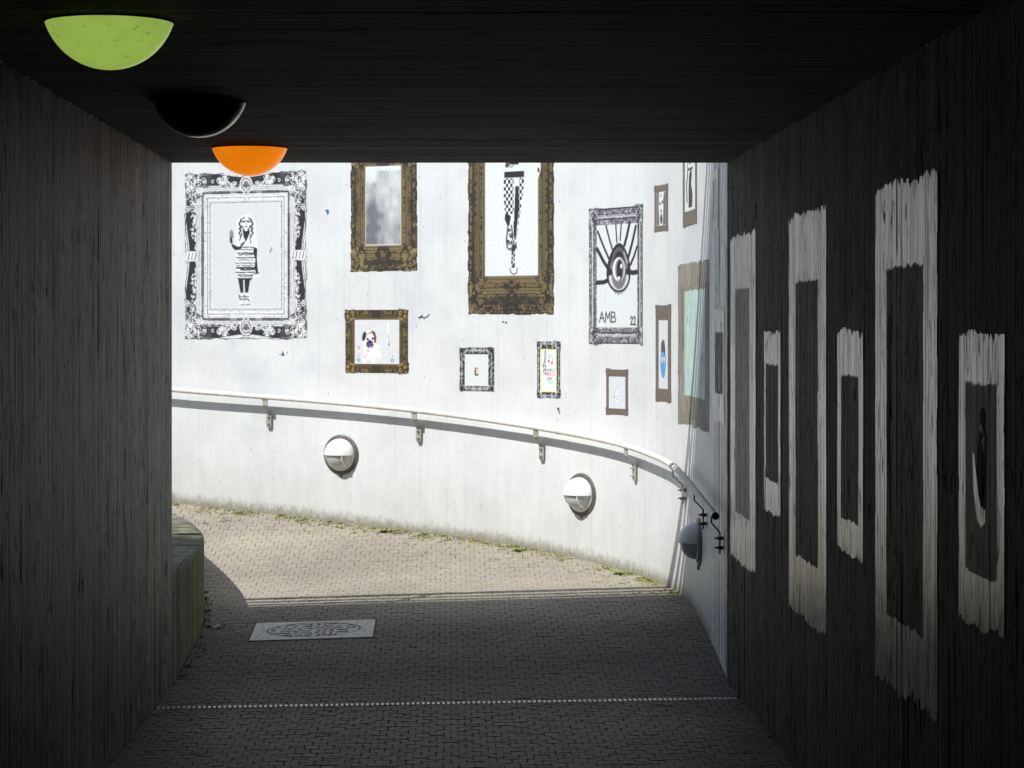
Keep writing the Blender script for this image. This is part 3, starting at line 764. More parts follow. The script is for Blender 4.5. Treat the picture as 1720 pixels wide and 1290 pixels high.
def moulding_bw(cv, ix0, iy0, ix1, iy1):
    w, h = cv.w, cv.h; X, Y = cv.X, cv.Y; cv.C[:] = WHT
    # dark hollow with a wavy edge between corners
    ex = np.minimum(X, w - X); ey = np.minimum(Y, h - Y)
    m = ix0
    wavx = .016 + .016 * np.cos((Y - h / 2) / h * 2 * math.pi * 2) * .8
    wavy = .018 + .012 * np.cos((X - w / 2) / w * 2 * math.pi * 2) * .8
    jag = (vn(X, Y, (60, 60), 3) - .5) * .02
    dark = ((ex > wavx) & (ex < m * .40 + jag) & (ey > wavy)) | ((ey > wavy) & (ey < m * .46 + jag) & (ex > wavx))
    cv.bl(dark * 1.0, BLK)
    cv.sym = True
    # outline curves
    ys = np.linspace(.02, h / 2, 30)
    cv.line([(.008 + .016 + .0128 * math.cos((y_ - h / 2) / h * 4 * math.pi), y_) for y_ in ys], .006, WHT)
    cv.line([(.006 + .011 * math.cos((y_ - h / 2) / h * 4 * math.pi) ** 2, y_) for y_ in ys], .006, BLK)
    xs = np.linspace(.02, w / 2, 24)
    cv.line([(x_, .022 + .01 * math.cos((x_ - w / 2) / w * 4 * math.pi)) for x_ in xs], .006, WHT)
    cv.line([(x_, .004 + .010 * math.cos((x_ - w / 2) / w * 4 * math.pi) ** 2) for x_ in xs], .006, BLK)
    # moulding lines
    rg = random.Random(8)
    for k, (f, wd, c) in enumerate(((.44, .006, GRY), (.50, .004, GRY), (.56, .009, lin(185, 190, 196)), (.63, .005, BLK), (.68, .012, lin(60, 58, 66)), (.75, .007, lin(205, 210, 214)), (.84, .005, GRY))):
        d = m * f
        for horiz in (0, 1):
            a, b = d, (w if horiz else h) / 2; t = a
            while t < b:
                l = rg.uniform(.02, .07); e = min(t + l, b)
                cv.line([(t, d), (e, d)] if horiz else [(d, t), (d, e)], wd * rg.uniform(.6, 1.2), c); t = e + rg.uniform(.0, .010)
    # corners
    c0 = m * 1.02
    cv.ell
    for (cx, cy) in ((0, 0), (w, 0), (0, h), (w, h)): cv.ell(cx, cy, c0 * .98, c0 * .98, lin(70, 68, 76), .75)
    cv.scrolls((.015, .015, c0 * .72, c0 * .72), 40, (.008, .03), .0055, WHT, 21)
    cv.scrolls((.015, .015, c0 * .8, c0 * .8), 22, (.006, .02), .0045, BLK, 22)
    cv.scrolls((.02, c0 * .7, m * .34, c0 * 1.25), 9, (.008, .022), .005, WHT, 23)
    cv.scrolls((c0 * .7, .03, c0 * 1.5, m * .36), 12, (.008, .022), .005, WHT, 24)
    cv.scrolls((m * .28, c0 * 1.2, m * .42, h * .42), 16, (.005, .012), .004, WHT, 27)
    cv.scrolls((c0 * 1.3, m * .28, w * .42, m * .46), 16, (.005, .014), .004, WHT, 28)
    # cartouches at the middle of each side
    for q_ in range(7):
        cv.spiral(w / 2 - .012, .03 + q_ * .014, .018, .9, q_, .005, WHT if q_ % 2 else BLK)
    cv.sym = False
    for cy in (m * .42, h - m * .42):
        cv.ell(w / 2, cy, .045, .052, WHT); cv.ell(w / 2, cy, .036, .042, BLK); cv.ell(w / 2, cy, .031, .036, lin(205, 208, 212)); cv.ell(w / 2, cy, .018, .022, GRY)
        for dx in (-.018, 0, .018): cv.ell(w / 2 + dx, cy - .008, .005, .008, BLK)
        cv.ell(w / 2, cy + (.05 if cy < h / 2 else -.05), .022, .014, PALE); cv.ell(w / 2, cy + (.05 if cy < h / 2 else -.05), .012, .007, GRY)
    for cx, sg in ((m * .28, 1), (w - m * .28, -1)):
        cv.ell(cx, h / 2, .065, .032, WHT)
        for k in range(5): cv.line([(cx - .05 + k * .024, h / 2 - .02), (cx - .04 + k * .024, h / 2 + .02)], .006, BLK if k % 2 else GRY)
    # spray mottling
    mo = (vn(X, Y, (110, 110), 31) > .80) & (cv.C.mean(-1) > .5); cv.bl(mo * .5, GRY)
    cv.rect(ix0, iy0, ix1, iy1, lin(212, 217, 218))
    cv.sym = True
    for d, c, wd in ((.012, lin(80, 78, 84), .004), (.020, lin(170, 172, 176), .003)):
        rg = random.Random(int(d * 1000))
        for horiz in (0, 1):
            L0 = (ix0 if horiz else iy0) - d; t = L0; b = (w if horiz else h) / 2
            while t < b:
                e = min(t + rg.uniform(.02, .06), b)
                cv.line([(t, iy0 - d), (e, iy0 - d)] if horiz else [(ix0 - d, t), (ix0 - d, e)], wd, c); t = e + rg.uniform(0, .008)
    cv.sym = False

parts = []
cv = Cv(.862, 1.064, .0035)
moulding_bw(cv, .195, .207, .667, .861)
girl(cv, .195 + .236, .207 + .012, .585)
cv.line([(.60, .55), (.603, .565)], .006, BLK); cv.line([(.612, .566), (.608, .58)], .005, BLK)
o = ragged(cv, (.195, .207, .667, .861), .012, 0, 41)
e = new_frame("large black and white baroque frame stencil holding a girl in striped dress", "mural", 5.6, 1.52)
put_on_wall(parts, cv, 5.175, 1.521, 0, M_paint, {1: "frame", 2: "picture"}, e)

# gold-brown ornate frames
def moulding_gold(cv, inn, base=GOLD, dk=DKG, seed=60, dense=1.0, band=True):
    w, h = cv.w, cv.h; X, Y = cv.X, cv.Y; x0, y0, x1, y1 = inn; m = min(x0, y0)
    cv.C[:] = base; cv.bl(vn(X, Y, (30, 9), seed) * .35, tuple(v * .6 for v in base))
    ex = np.minimum(X, w - X); ey = np.minimum(Y, h - Y); mx = x0; my = y0
    rx = ex / mx; ryb = ey / my; r = np.minimum(rx, ryb)
    hollow = (r > .26) & (r < .46) & (vn(X, Y, (14, 14), seed + 1) > .16); cv.bl(hollow * .75 * band, dk)
    nz = vn(X, Y, (75, 75), seed + 2) * .6 + vn(X, Y, (150, 150), seed + 3) * .4
    cv.bl(((nz > .55) & (r < .36)) * .9, dk); cv.bl(((nz > .60) & (r > .72) & (r < .86)) * .85, dk)
    cv.sym = True
    for f, wd in ((.04, .006), (.12, .004), (.54, .005), (.62, .003), (.70, .006), (.80, .003), (.92, .003)):
        cv.line([(mx * f, my * f), (mx * f, h / 2)], wd, dk); cv.line([(mx * f, my * f), (w / 2, my * f)], wd, dk)
    k = max(6, int(26 * dense * m / .12))
    sz = m * .16
    lt = tuple(min(1, v * 1.7) for v in base)
    cv.scrolls((0, 0, mx * 1.0, my * 1.0), k * 2, (sz * .4, sz * 1.3), .0055, dk, seed + 4)
    cv.scrolls((0, 0, mx * 1.0, my * 1.0), k, (sz * .4, sz), .004, lt, seed + 5, .8)
    cv.scrolls((mx * .05, my, mx * .5, h / 2), int(k * 1.2), (sz * .3, sz), .005, dk, seed + 6)
    cv.scrolls((mx, my * .05, w / 2, my * .5), int(k * 1.2), (sz * .3, sz), .005, dk, seed + 7)
    cv.scrolls((w / 2 - m * .45, my * .05, w / 2, my * .9), int(k * 1.2), (sz * .4, sz), .006, dk, seed + 8)
    cv.sym = False

# 2 tall gold frame with a grey halftone picture (plain tonal stand-in)
cv = Cv(.481, .80, .004)
inn = (.112, .165, .366, .650)
moulding_gold(cv, inn, seed=60)
x0, y0, x1, y1 = inn
cv.rect(x0, y0, x1, y1, lin(220, 226, 225))
X, Y = cv.X, cv.Y
f = np.clip(1 - (Y - y0) / .46, 0, 1)
tone = .22 + .72 * f * (.55 + .7 * vn(X, Y, (9, 6), 71)) + .25 * np.clip(1 - np.abs(X - x0 - .05) / .07, 0, 1) * (Y < .55)
for cx_, cy_, rx_, ry_ in ((.27, .42, .045, .05),):
    tone = tone + .55 * (vn(X, Y, (13, 8), 72) - .62) + .3 * (vn(X, Y, (34, 26), 73) - .5) - .0 * np.exp(-(((X - cx_) / rx_) ** 2 + ((Y - cy_) / ry_) ** 2) ** 1.5)
tone = np.where(Y > .62, tone * .15, tone)
pat = .5 + .5 * np.sin((X * .8 - Y * -1.0) * 2 * math.pi / .016)
inside = (X > x0 + .004) & (X < x1 - .004) & (Y > y0 + .004) & (Y < .58 + .06 * vn(X, Y, (8, 1), 12))
cv.bl(np.clip((tone - pat * .70) * 3, 0, .95) * inside, lin(100, 102, 112))
ragged(cv, inn, .008, 0, 44)
e = new_frame("tall gold-brown frame around a grey halftone picture, cut by the ceiling edge", "mural", 4.63, 1.94)
put_on_wall(parts, cv, 4.388, 1.94, 0, M_paint, {1: "frame", 2: "picture"}, e)

# 3 the tallest gold frame with a figure in chequered leggings
cv = Cv(.64, 1.40, .004)
inn = (.128, .235, .516, 1.30)
moulding_gold(cv, inn, base=lin(118, 103, 70), dk=lin(38, 34, 28), seed=80)
cv.rect(*inn, lin(220, 226, 227))
ox, oy = .327, .245                 # foot point
Y0 = cv.Y; cv.Y = oy + (Y0 - oy) / .93; cv.pad = .09
P = lambda pts: [(ox + a, oy + b) for a, b in pts]
# standing leg (image right) and bent leg (image left); heights measured above the picture's lower edge
cv.poly(P([(-.045, .60), (.085, .60), (.10, .66), (.11, .80), (.075, .95), (-.075, .95), (-.10, .80), (-.07, .68)]), lin(220, 226, 227))
cv.poly(P([(.005, .60), (.075, .60), (.085, .50), (.055, .40), (.045, .27), (.030, .20), (.012, .20), (.000, .30), (.012, .42)]), WHT)
cv.poly(P([(.018, .56), (.045, .56), (.048, .42), (.032, .30), (.022, .20), (.008, .24), (.004, .36), (.014, .44)]), BLK)
cv.poly(P([(-.062, .60), (.02, .60), (.012, .42), (.010, .34), (-.02, .28), (-.05, .36), (-.058, .46)]), WHT)
cv.rect(ox - .062, oy + .615, ox + .085, oy + .655, BLK)
ck = .0165
leg = ((X := cv.X) - ox, (Y := cv.Y) - oy)
lx_, ly_ = leg
zone1 = (ly_ < .61) & (ly_ > .385) & (lx_ > -.066 + np.clip(.5 - ly_, 0, 1) * .08) & (lx_ < .006)
zone2 = (ly_ < .61) & (ly_ > .22) & (lx_ > .048 - np.clip(.45 - ly_, 0, 1) * .08) & (lx_ < .083 - np.clip(.56 - ly_, 0, 1) * .16) 
chk = ((np.floor(lx_ / ck) + np.floor(ly_ / (ck * 1.35))) % 2 == 0)
cv.bl((chk & (zone1 | zone2)) * 1.0, BLK)
cv.poly(P([(-.055, .385), (-.045, .39), (-.012, .37), (-.022, .315), (-.035, .30), (-.058, .35)]), BLK)
cv.line(P([(-.035, .30), (-.045, .22), (-.04, .17), (-.02, .155), (-.005, .175), (.0, .25), (-.01, .31)]), .010, BLK)
cv.poly(P([(-.012, .22), (.032, .22), (.030, .12), (.034, .06), (.030, .012), (-.012, .008), (-.018, .05), (-.008, .11)]), WHT)
cv.scrolls((ox - .04, oy + .19, ox - .008, oy + .30), 7, (.006, .014), .006, BLK, 91)
g_ = random.Random(95)
for k in range(34):
    yy = .050 + .0048 * k; xx_ = g_.choice((-.004, .024, .010)) + g_.uniform(-.004, .004); cv.ell(ox + xx_, oy + yy, g_.uniform(.004, .008), g_.uniform(.005, .011) * (1.4 if yy > .14 else .9), BLK, .95)
cv.ell(ox + .006, oy + .165, .013, .020, BLK)
cv.line(P([(-.020, .035), (-.012, .008), (.008, -.002), (.028, .006), (.034, .035)]), .007, BLK); cv.ell(ox + .002, oy + .046, .012, .007, BLK)
# jacket and body above
cv.poly(P([(-.085, .70), (-.07, .68), (.09, .68), (.10, .72), (.085, .95), (.04, .96), (-.04, .96), (-.08, .93)]), WHT)
cv.poly(P([(-.05, .735), (-.02, .70), (.04, .695), (.06, .74), (.02, .80), (-.02, .86), (-.045, .80)]), BLK)
cv.scrolls((ox - .085, oy + .68, ox + .10, oy + .98), 34, (.008, .02), .008, BLK, 93)
cv.line(P([(.10, .95), (.16, .86), (.192, .74)]), .030, WHT); cv.line(P([(.11, .95), (.17, .86), (.185, .76)]), .007, BLK)
cv.ell(ox, oy + 1.0, .04, .05, WHT); cv.poly(P([(-.04, 1.0), (-.035, 1.05), (.035, 1.05), (.04, 1.0), (.025, 1.03), (-.025, 1.03)]), BLK)
YS = cv.Y; cv.Y = Y0; ragged(cv, inn, .009, 0, 46); cv.Y = YS
cv.poly(P([(.170, .76), (.205, .76), (.21, .66), (.19, .60), (.178, .66)]), lin(225, 225, 220)); cv.ell(ox + .193, oy + .655, .008, .016, BLK)
cv.Y = Y0
e = new_frame("largest dark gold frame with a walking figure in chequered leggings, top hidden", "mural", 3.7, 1.68)
put_on_wall(parts, cv, 3.398, 1.672, 0, M_paint, {1: "frame", 2: "picture"}, e)

# 4 gold frame with the dog
cv = Cv(.464, .404, .0035)
inn = (.078, .065, .396, .336)
moulding_gold(cv, inn, base=lin(120, 102, 60), dk=lin(50, 42, 28), seed=100, dense=1.5, band=False)
cv.rect(*inn, lin(214, 217, 219)); ox, oy = .19, .235
cv.poly([(ox - .055, .068), (ox - .05, .2), (ox - .03, .26), (ox + .03, .25), (ox + .03, .19), (ox + .075, .175), (ox + .04, .16), (ox + .075, .14), (ox + .075, .10), (ox + .03, .10), (ox + .03, .068), (ox + .008, .068), (ox + .008, .10), (ox - .03, .10), (ox - .035, .068)], lin(248, 246, 248))
cv.ell(ox - .01, oy - .01, .043, .048, lin(240, 236, 238)); cv.ell(ox - .045, oy, .014, .030, lin(48, 44, 56), 1, -.25)
cv.poly([(ox + .0, oy + .035), (ox + .03, oy + .03), (ox + .043, oy), (ox + .04, oy - .04), (ox + .026, oy - .045), (ox + .024, oy)], lin(120, 62, 68))
cv.ell(ox - .004, oy - .05, .028, .024, lin(78, 66, 120)); cv.ell(ox - .02, oy - .018, .009, .008, lin(40, 36, 50)); cv.ell(ox + .016, oy - .014, .009, .008, lin(60, 36, 50)); cv.ell(ox - .004, oy - .032, .013, .010, lin(45, 40, 70))
cv.line([(ox - .025, oy + .01), (ox - .01, oy + .02), (ox + .01, oy + .02)], .005, lin(70, 60, 70)); cv.ell(ox, oy - .066, .009, .006, lin(200, 150, 160))
cv.line([(ox - .005, oy + .055), (ox - .005, oy + .04)], .003, lin(200, 120, 120))
cv.line([(ox + .025, oy - .045), (ox + .07, oy - .058)], .012, lin(250, 225, 225))
for cx_ in (.105, .348): cv.ell(cx_, .088, .012, .011, lin(70, 120, 150)); cv.ell(cx_, .088, .005, .006, WHT); cv.line([(cx_, .11), (cx_, .118)], .004, lin(70, 90, 110))
cv.ell(.108, .165, .009, .010, lin(225, 150, 150)); cv.ell(.172, .145, .008, .009, lin(190, 100, 120)); cv.ell(.172, .146, .004, .005, WHT); cv.ell(.35, .142, .008, .005, lin(220, 190, 200)); cv.ell(.15, .108, .006, .008, lin(220, 130, 140))
cv.line([(.318, .31), (.315, .26), (.318, .19)], .010, lin(246, 248, 250)); cv.line([(.316, .25), (.322, .19)], .004, GRY)
cv.ell(.322, .185, .005, .009, lin(90, 90, 95))
ragged(cv, inn, .010, .075, 48, .009)
e = new_frame("nearly square gold frame with a dog wearing a white shirt", "mural", 4.68, 1.31)
put_on_wall(parts, cv, 4.447, 1.311, 0, M_paint, {1: "frame", 2: "picture"}, e)

# small corner-block frames
def moulding_block(cv, inn, base, dk, lt, seed, rich=1.0):
    w, h = cv.w, cv.h; X, Y = cv.X, cv.Y; x0, y0, x1, y1 = inn; cv.C[:] = base
    cv.bl(vn(X, Y, (70, 25), seed) * .55, dk); nz = vn(X, Y, (120, 120), seed + 1)
    cv.bl((nz > .62) * .8 * rich, lt); cv.bl((vn(X, Y, (100, 100), seed + 2) > .60) * .8 * rich, dk)
    cv.sym = True
    for f, c in ((.12, dk), (.5, lt), (.85, dk)):
        cv.line([(x0 * f, y0 * f), (x0 * f, h / 2)], .004, c, .8 * rich + .1); cv.line([(x0 * f, y0 * f), (w / 2, y0 * f)], .004, c, .8 * rich + .1)
    if rich > .5:
        cv.scrolls((0, 0, x0 * 1.1, y0 * 1.1), 12, (.004, .013), .004, lt, seed + 4); cv.scrolls((0, 0, x0 * 1.1, y0 * 1.1), 14, (.004, .013), .004, dk, seed + 5)
        cv.scrolls((x0, 0, w / 2, y0 * .9), 14, (.003, .010), .003, lt, seed + 6)
    cv.sym = False
# 5 little black frame
cv = Cv(.253, .270, .003); inn = (.042, .036, .208, .226)
moulding_block(cv, inn, lin(58, 56, 62), lin(28, 27, 34), lin(176, 178, 182), 120); cv.rect(*inn, lin(216, 222, 221))
cx_, cy_ = .123, .125
cv.ell(cx_, cy_, .014, .020, lin(225, 190, 130)); cv.ell(cx_ - .008, cy_ - .002, .006, .018, lin(96, 74, 50)); cv.ell(cx_ + .002, cy_ - .022, .015, .006, lin(70, 72, 52)); cv.ell(cx_ + .003, cy_ + .004, .007, .007, lin(250, 190, 160)); cv.line([(cx_ - .008, cy_ + .018), (cx_ + .010, cy_ + .018)], .006, lin(130, 90, 60))
ragged(cv, inn, .006, .05, 50, .006)
e = new_frame("small black frame around a tiny brown figure on blank white", "mural", 3.97, 1.21)
put_on_wall(parts, cv, 3.843, 1.213, 0, M_paint, {1: "frame", 2: "picture"}, e)
# 6 music frame
cv = Cv(.190, .342, .0025); inn = (.031, .040, .158, .292)
moulding_block(cv, inn, lin(74, 72, 80), lin(38, 36, 46), lin(180, 182, 186), 130)
cv.rect(*inn, lin(232, 232, 150)); cv.rect(inn[0] + .007, inn[1] + .008, inn[2] - .007, inn[3] - .006, lin(226, 232, 230))
TE = lin(50, 95, 100)
cv.line([(.072, .145), (.058, .150), (.056, .165), (.068, .172), (.074, .19), (.060, .196), (.052, .188), (.056, .205), (.072, .235), (.078, .270), (.070, .285), (.064, .262), (.066, .235), (.071, .19), (.072, .145)], .0045, TE)
cv.line([(.060, .178), (.052, .196), (.060, .214), (.074, .224)], .004, TE); cv.line([(.052, .170), (.078, .168)], .004, TE)
cv.line([(.100, .225), (.098, .262), (.128, .240), (.124, .215)], .003, lin(120, 130, 140)); cv.ell(.098, .222, .007, .009, lin(205, 50, 60)); cv.ell(.122, .212, .007, .009, lin(205, 50, 60))
cv.text("WORLD", .080, .162, .015, .0105, .0028, lin(110, 120, 135)); cv.text("MUSIC", .078, .136, .018, .0108, .0035, lin(225, 90, 100)); cv.text("DAY", .088, .112, .015, .0105, .003, lin(70, 110, 125))
cv.line([(.084, .098), (.100, .102), (.118, .099), (.136, .103)], .004, lin(120, 180, 190)); cv.line([(.09, .089), (.13, .091)], .003, lin(150, 190, 195))
ragged(cv, inn, .006, .055, 52, .006)
e = new_frame("narrow black frame around a yellow-edged music day poster with treble clef", "mural", 3.44, 1.18)
put_on_wall(parts, cv, 3.346, 1.181, 0, M_paint, {1: "frame", 2: "picture"}, e)
# 7 the eye
cv = Cv(.565, .796, .0035); inn = (.082, .105, .488, .690)
moulding_block(cv, inn, lin(138, 138, 142), lin(78, 76, 86), lin(200, 202, 206), 140)
cv.sym = True; cv.scrolls((.02, .02, .10, .12), 14, (.008, .022), .005, lin(52, 50, 60), 145); cv.scrolls((.10, .02, .28, .09), 16, (.006, .014), .004, lin(70, 68, 78), 146); cv.sym = False
cv.sym = True
for d_, wd_ in ((.012, .009), (.034, .004), (.058, .007)):
    cv.line([(d_, .12), (d_, .398)], wd_, lin(50, 48, 58)); cv.line([(.09, d_ * 1.3), (.283, d_ * 1.3)], wd_, lin(56, 54, 64))
cv.line([(.046, .11), (.046, .398)], .006, lin(205, 206, 210)); cv.line([(.09, .062), (.283, .062)], .006, lin(205, 206, 210)); cv.sym = False
cv.rect(*inn, lin(217, 222, 223)); ex_, ey_ = .290, .440
DK = lin(44, 42, 50)
for (a0_, b0_, a1_, b1_, w0) in ((.090, .655, .19, .50, .016), (.165, .685, .225, .55, .014), (.258, .690, .268, .59, .013), (.312, .690, .300, .60, .013), (.400, .695, .345, .57, .024), (.470, .670, .385, .50, .024), (.485, .555, .41, .46, .020), (.485, .415, .39, .420, .028), (.085, .555, .185, .44, .024), (.084, .362, .19, .375, .026)):
    cv.line([(a0_, b0_), ((a0_ * .45 + a1_ * .55), (b0_ * .45 + b1_ * .55) - .006), (a1_, b1_)], w0, DK)
q = np.linspace(0, 2 * math.pi, 40)
egg = [(ex_ + .118 * math.sin(t) * (1 - .25 * math.cos(t)), ey_ + .004 + .140 * math.cos(t)) for t in q]
cv.poly(egg, DK); cv.poly([(ex_ + .092 * math.sin(t) * (1 - .1 * math.cos(t)), ey_ - .012 + .104 * math.cos(t)) for t in q], lin(120, 118, 122))
cv.poly([(ex_ + .068 * math.sin(t), ey_ + .040 + .080 * math.cos(t)) for t in q], lin(92, 90, 98)); cv.poly([(ex_ + .05 * math.sin(t), ey_ + .034 + .064 * math.cos(t)) for t in q], DK); cv.poly([(ex_ + .098 * math.sin(t), ey_ - .048 + .076 * math.cos(t)) for t in q], lin(206, 208, 208))
cv.ell(ex_, ey_ - .03, .074, .088, lin(118, 116, 120)); cv.ell(ex_ - .002, ey_ - .005, .060, .068, lin(225, 228, 226)); cv.ell(ex_ + .006, ey_ - .006, .046, .062, lin(150, 148, 150)); cv.ell(ex_ + .005, ey_ - .012, .031, .060, lin(38, 36, 46))
cv.ell(ex_ + .022, ey_ + .012, .011, .013, WHT); cv.ell(ex_ - .002, ey_ - .055, .014, .010, WHT); cv.line([(ex_ + .048, ey_ + .09), (ex_ + .086, ey_ + .03)], .010, lin(190, 190, 192))
for s_ in (-1, 1): cv.ell(ex_ + s_ * .088, ey_ - .018, .022, .022, lin(40, 38, 46))
rg = random.Random(7)
for k in range(22):
    a_ = math.pi + (k - 11) * .075; x_ = ex_ + .10 * math.sin(a_); y_ = ey_ - .01 + .124 * math.cos(a_); cv.line([(x_, y_), (x_ + .004, y_ - rg.uniform(.008, .022))], .004, DK)
cv.line([(.158, .25), (.159, .32)], .004, lin(190, 192, 194))
cv.text("AMB", .105, .135, .058, .045, .0085, DK, .22); cv.text("22", .408, .120, .045, .028, .0095, DK, .25)
ragged(cv, inn, .012, .12, 54, .013)
e = new_frame("grey carved frame with a big black eye and long lashes signed AMB 22", "mural", 2.84, 1.49)
put_on_wall(parts, cv, 2.560, 1.495, 0, M_paint, {1: "frame", 2: "picture"}, e)
# 8-11 plain brown-grey frames
def brownf(w, h, inn, seed, base=BRN):
    cv = Cv(w, h, .003); moulding_block(cv, inn, base, tuple(v * .62 for v in base), tuple(v * 1.25 for v in base), seed, .28); cv.rect(*inn, lin(214, 220, 220)); return cv
cv = brownf(.228, .270, (.034, .043, .196, .224), 150, lin(112, 102, 92))
cv.rect(.038, .048, .192, .220, lin(212, 216, 224)); cv.poly([(.118, .170), (.090, .128), (.086, .112), (.118, .110)], WHT); cv.poly([(.082, .108), (.120, .110), (.118, .085), (.100, .066)], WHT)
cv.line([(.120, .178), (.088, .125), (.080, .108), (.100, .070)], .0025, lin(120, 122, 130)); cv.line([(.084, .109), (.118, .111)], .003, GRY); cv.line([(.108, .095), (.116, .096)], .003, GRY)
ragged(cv, (.034, .043, .196, .224), .006, .045, 56, .007)
e = new_frame("small brown frame with a white paper boat, right of the music poster", "mural", 2.85, 1.09)
put_on_wall(parts, cv, 2.739, 1.097, 0, M_paint, {1: "frame", 2: "picture"}, e)
inn = (.048, .040, .195, .222); cv = brownf(.241, .266, inn, 160)
cv.rect(*inn, lin(222, 226, 226)); g_ = lin(110, 108, 116)
cv.poly([(.050, .222), (.085, .222), (.078, .15), (.085, .10), (.09, .042), (.050, .042)], g_); cv.poly([(.195, .222), (.165, .215), (.15, .16), (.155, .09), (.145, .042), (.195, .042)], g_)
cv.ell(.118, .14, .040, .062, lin(226, 228, 228)); cv.ell(.098, .160, .012, .010, lin(70, 66, 78)); cv.ell(.140, .165, .012, .010, lin(70, 66, 78)); cv.ell(.118, .118, .010, .012, lin(90, 86, 96)); cv.ell(.122, .075, .020, .028, lin(84, 80, 90)); cv.line([(.1, .2), (.13, .205)], .006, g_)
ragged(cv, inn, .006, .04, 58, .008)
e = new_frame("small brown frame holding a black and white face, upper right", "mural", 2.28, 2.11)
put_on_wall(parts, cv, 2.161, 2.116, 0, M_paint, {1: "frame", 2: "picture"}, e)
inn = (.075, .085, .462, .60); cv = brownf(.539, .69, inn, 170)
cv.rect(*inn, lin(228, 232, 230)); D2 = lin(62, 58, 68)
cv.poly([(.20, .10), (.34, .10), (.36, .16), (.30, .22), (.33, .27), (.30, .31), (.22, .27), (.20, .2)], D2); cv.line([(.15, .14), (.13, .22), (.17, .28)], .03, D2); cv.line([(.16, .30), (.36, .30)], .012, D2)
cv.poly([(.22, .33), (.27, .32), (.34, .37), (.36, .43), (.33, .48), (.24, .49), (.20, .44)], D2); cv.ell(.28, .41, .02, .03, WHT); cv.ell(.28, .52, .03, .02, lin(190, 190, 194)); cv.line([(.18, .42), (.16, .3)], .02, lin(120, 118, 126))
ragged(cv, inn, .010, .08, 60, .008)
e = new_frame("narrow brown frame with a dark standing figure, cut by the tunnel ceiling", "mural", 1.58, 2.12)
put_on_wall(parts, cv, 1.312, 2.119, 0, M_paint, {1: "frame", 2: "picture"}, e)
inn = (.06, .078, .215, .450); cv = brownf(.276, .537, inn, 180, lin(116, 105, 96))
cv.ell(.135, .22, .043, .082, lin(92, 160, 220)); cv.line([(.135 + .043 * math.sin(t), .22 + .082 * math.cos(t)) for t in q], .004, lin(60, 80, 110))
cv.poly([(.098, .27), (.10, .325), (.125, .345), (.155, .34), (.172, .29), (.17, .25), (.15, .275), (.12, .28)], lin(78, 80, 86))
for cx_ in (.115, .152): cv.ell(cx_, .235, .011, .016, lin(235, 240, 244)); cv.ell(cx_, .232, .004, .006, DK)
cv.line([(.125, .175), (.148, .176)], .004, lin(60, 90, 130)); cv.line([(.133, .235), (.133, .21)], .004, lin(60, 90, 130))
ragged(cv, inn, .006, .07, 62, .008)
e = new_frame("tall narrow brown frame with a blue cartoon face under dark hair", "mural", 2.24, 1.18)
put_on_wall(parts, cv, 2.107, 1.189, 0, M_paint, {1: "frame", 2: "picture"}, e)

# 12 big pale wash frame that goes round the bend of the wall
def wash(w, h, inn, res, base, seed, rag=.03, inner=None, botdim=1.0):
    cv = Cv(w, h, res); X, Y = cv.X, cv.Y; cv.C[:] = base
    cv.bl(vn(X, Y, (40, 2.5), seed) * .4, tuple(v * .72 for v in base)); cv.bl((vn(X, Y, (6, 9), seed + 1) > .6) * .12, WHT)
    x0, y0, x1, y1 = inn
    if botdim != 1: cv.bl((Y < y0 * .97) * 1.0, tuple(v * botdim for v in base))
    jag = lambda o: (.35 * vn(X, X * 0 + o, (7, 1), seed + 2) + .3 * vn(X, X * 0 + o, (24, 1), seed + 3) + .5 * vn(X, X * 0 + o, (60, 1), seed + 8) ** 4) * rag
    n2 = jag(0); n4 = jag(7); n1 = (vn(Y, Y * 0, (9, 1), seed + 4) - .5) * .008
    ins = (X > .005 + n1) & (X < w - .005 + n1) & (Y > n2) & (Y < h - n4)
    k1 = (vn(X, X * 0 + 3, (22, 1), seed + 6) - .5) * rag * .22
    op = (X > x0 + n1) & (X < x1 + n1) & (Y > y0 + k1) & (Y < y1 + k1)
    cv.id[~ins] = 0; cv.id[op] = 2 if inner is not None else 0
    if inner is not None: cv.bl(op * 1.0, inner)
    return cv
M_wash2 = paint("thin_wash_paint", .45)
cv = wash(1.215, .86, (.175, .166, 1.055, .709), .006, lin(150, 144, 130), 200, .03, lin(200, 222, 216))
e = new_frame("large pale grey-brown washed frame with mint interior where the wall bends", "mural", 1.36, 1.08)
put_on_wall(parts, cv, .757, 1.081, 0, M_wash2, {1: "frame", 2: "picture"}, e)
GW = "white frames painted on bare concrete"
cv = wash(.465, .56, (.10, .148, .418, .432), .005, lin(205, 205, 198), 210, .035, lin(110, 110, 108))
cv.bl(((X := cv.X) > .2) & (np.abs(X - .26) < (.40 - cv.Y) * .12) & (cv.Y > .16) & (cv.id == 2), lin(215, 218, 218))
e = new_frame("short whitewashed frame holding a pale spike, just outside the tunnel mouth", "mural", .34, 1.14, GW)
put_on_wall(parts, cv, .111, 1.144, 0, M_wash, {1: "frame", 2: "picture"}, e)
cv = wash(.276, .30, (.06, .06, .22, .24), .005, lin(205, 205, 198), 215, .02)
e = new_frame("smallest whitewashed frame, high on the wall just outside the tunnel mouth", "mural", .49, 2.05, GW)
put_on_wall(parts, cv, .351, 2.05, 0, M_wash, {1: "frame"}, e)

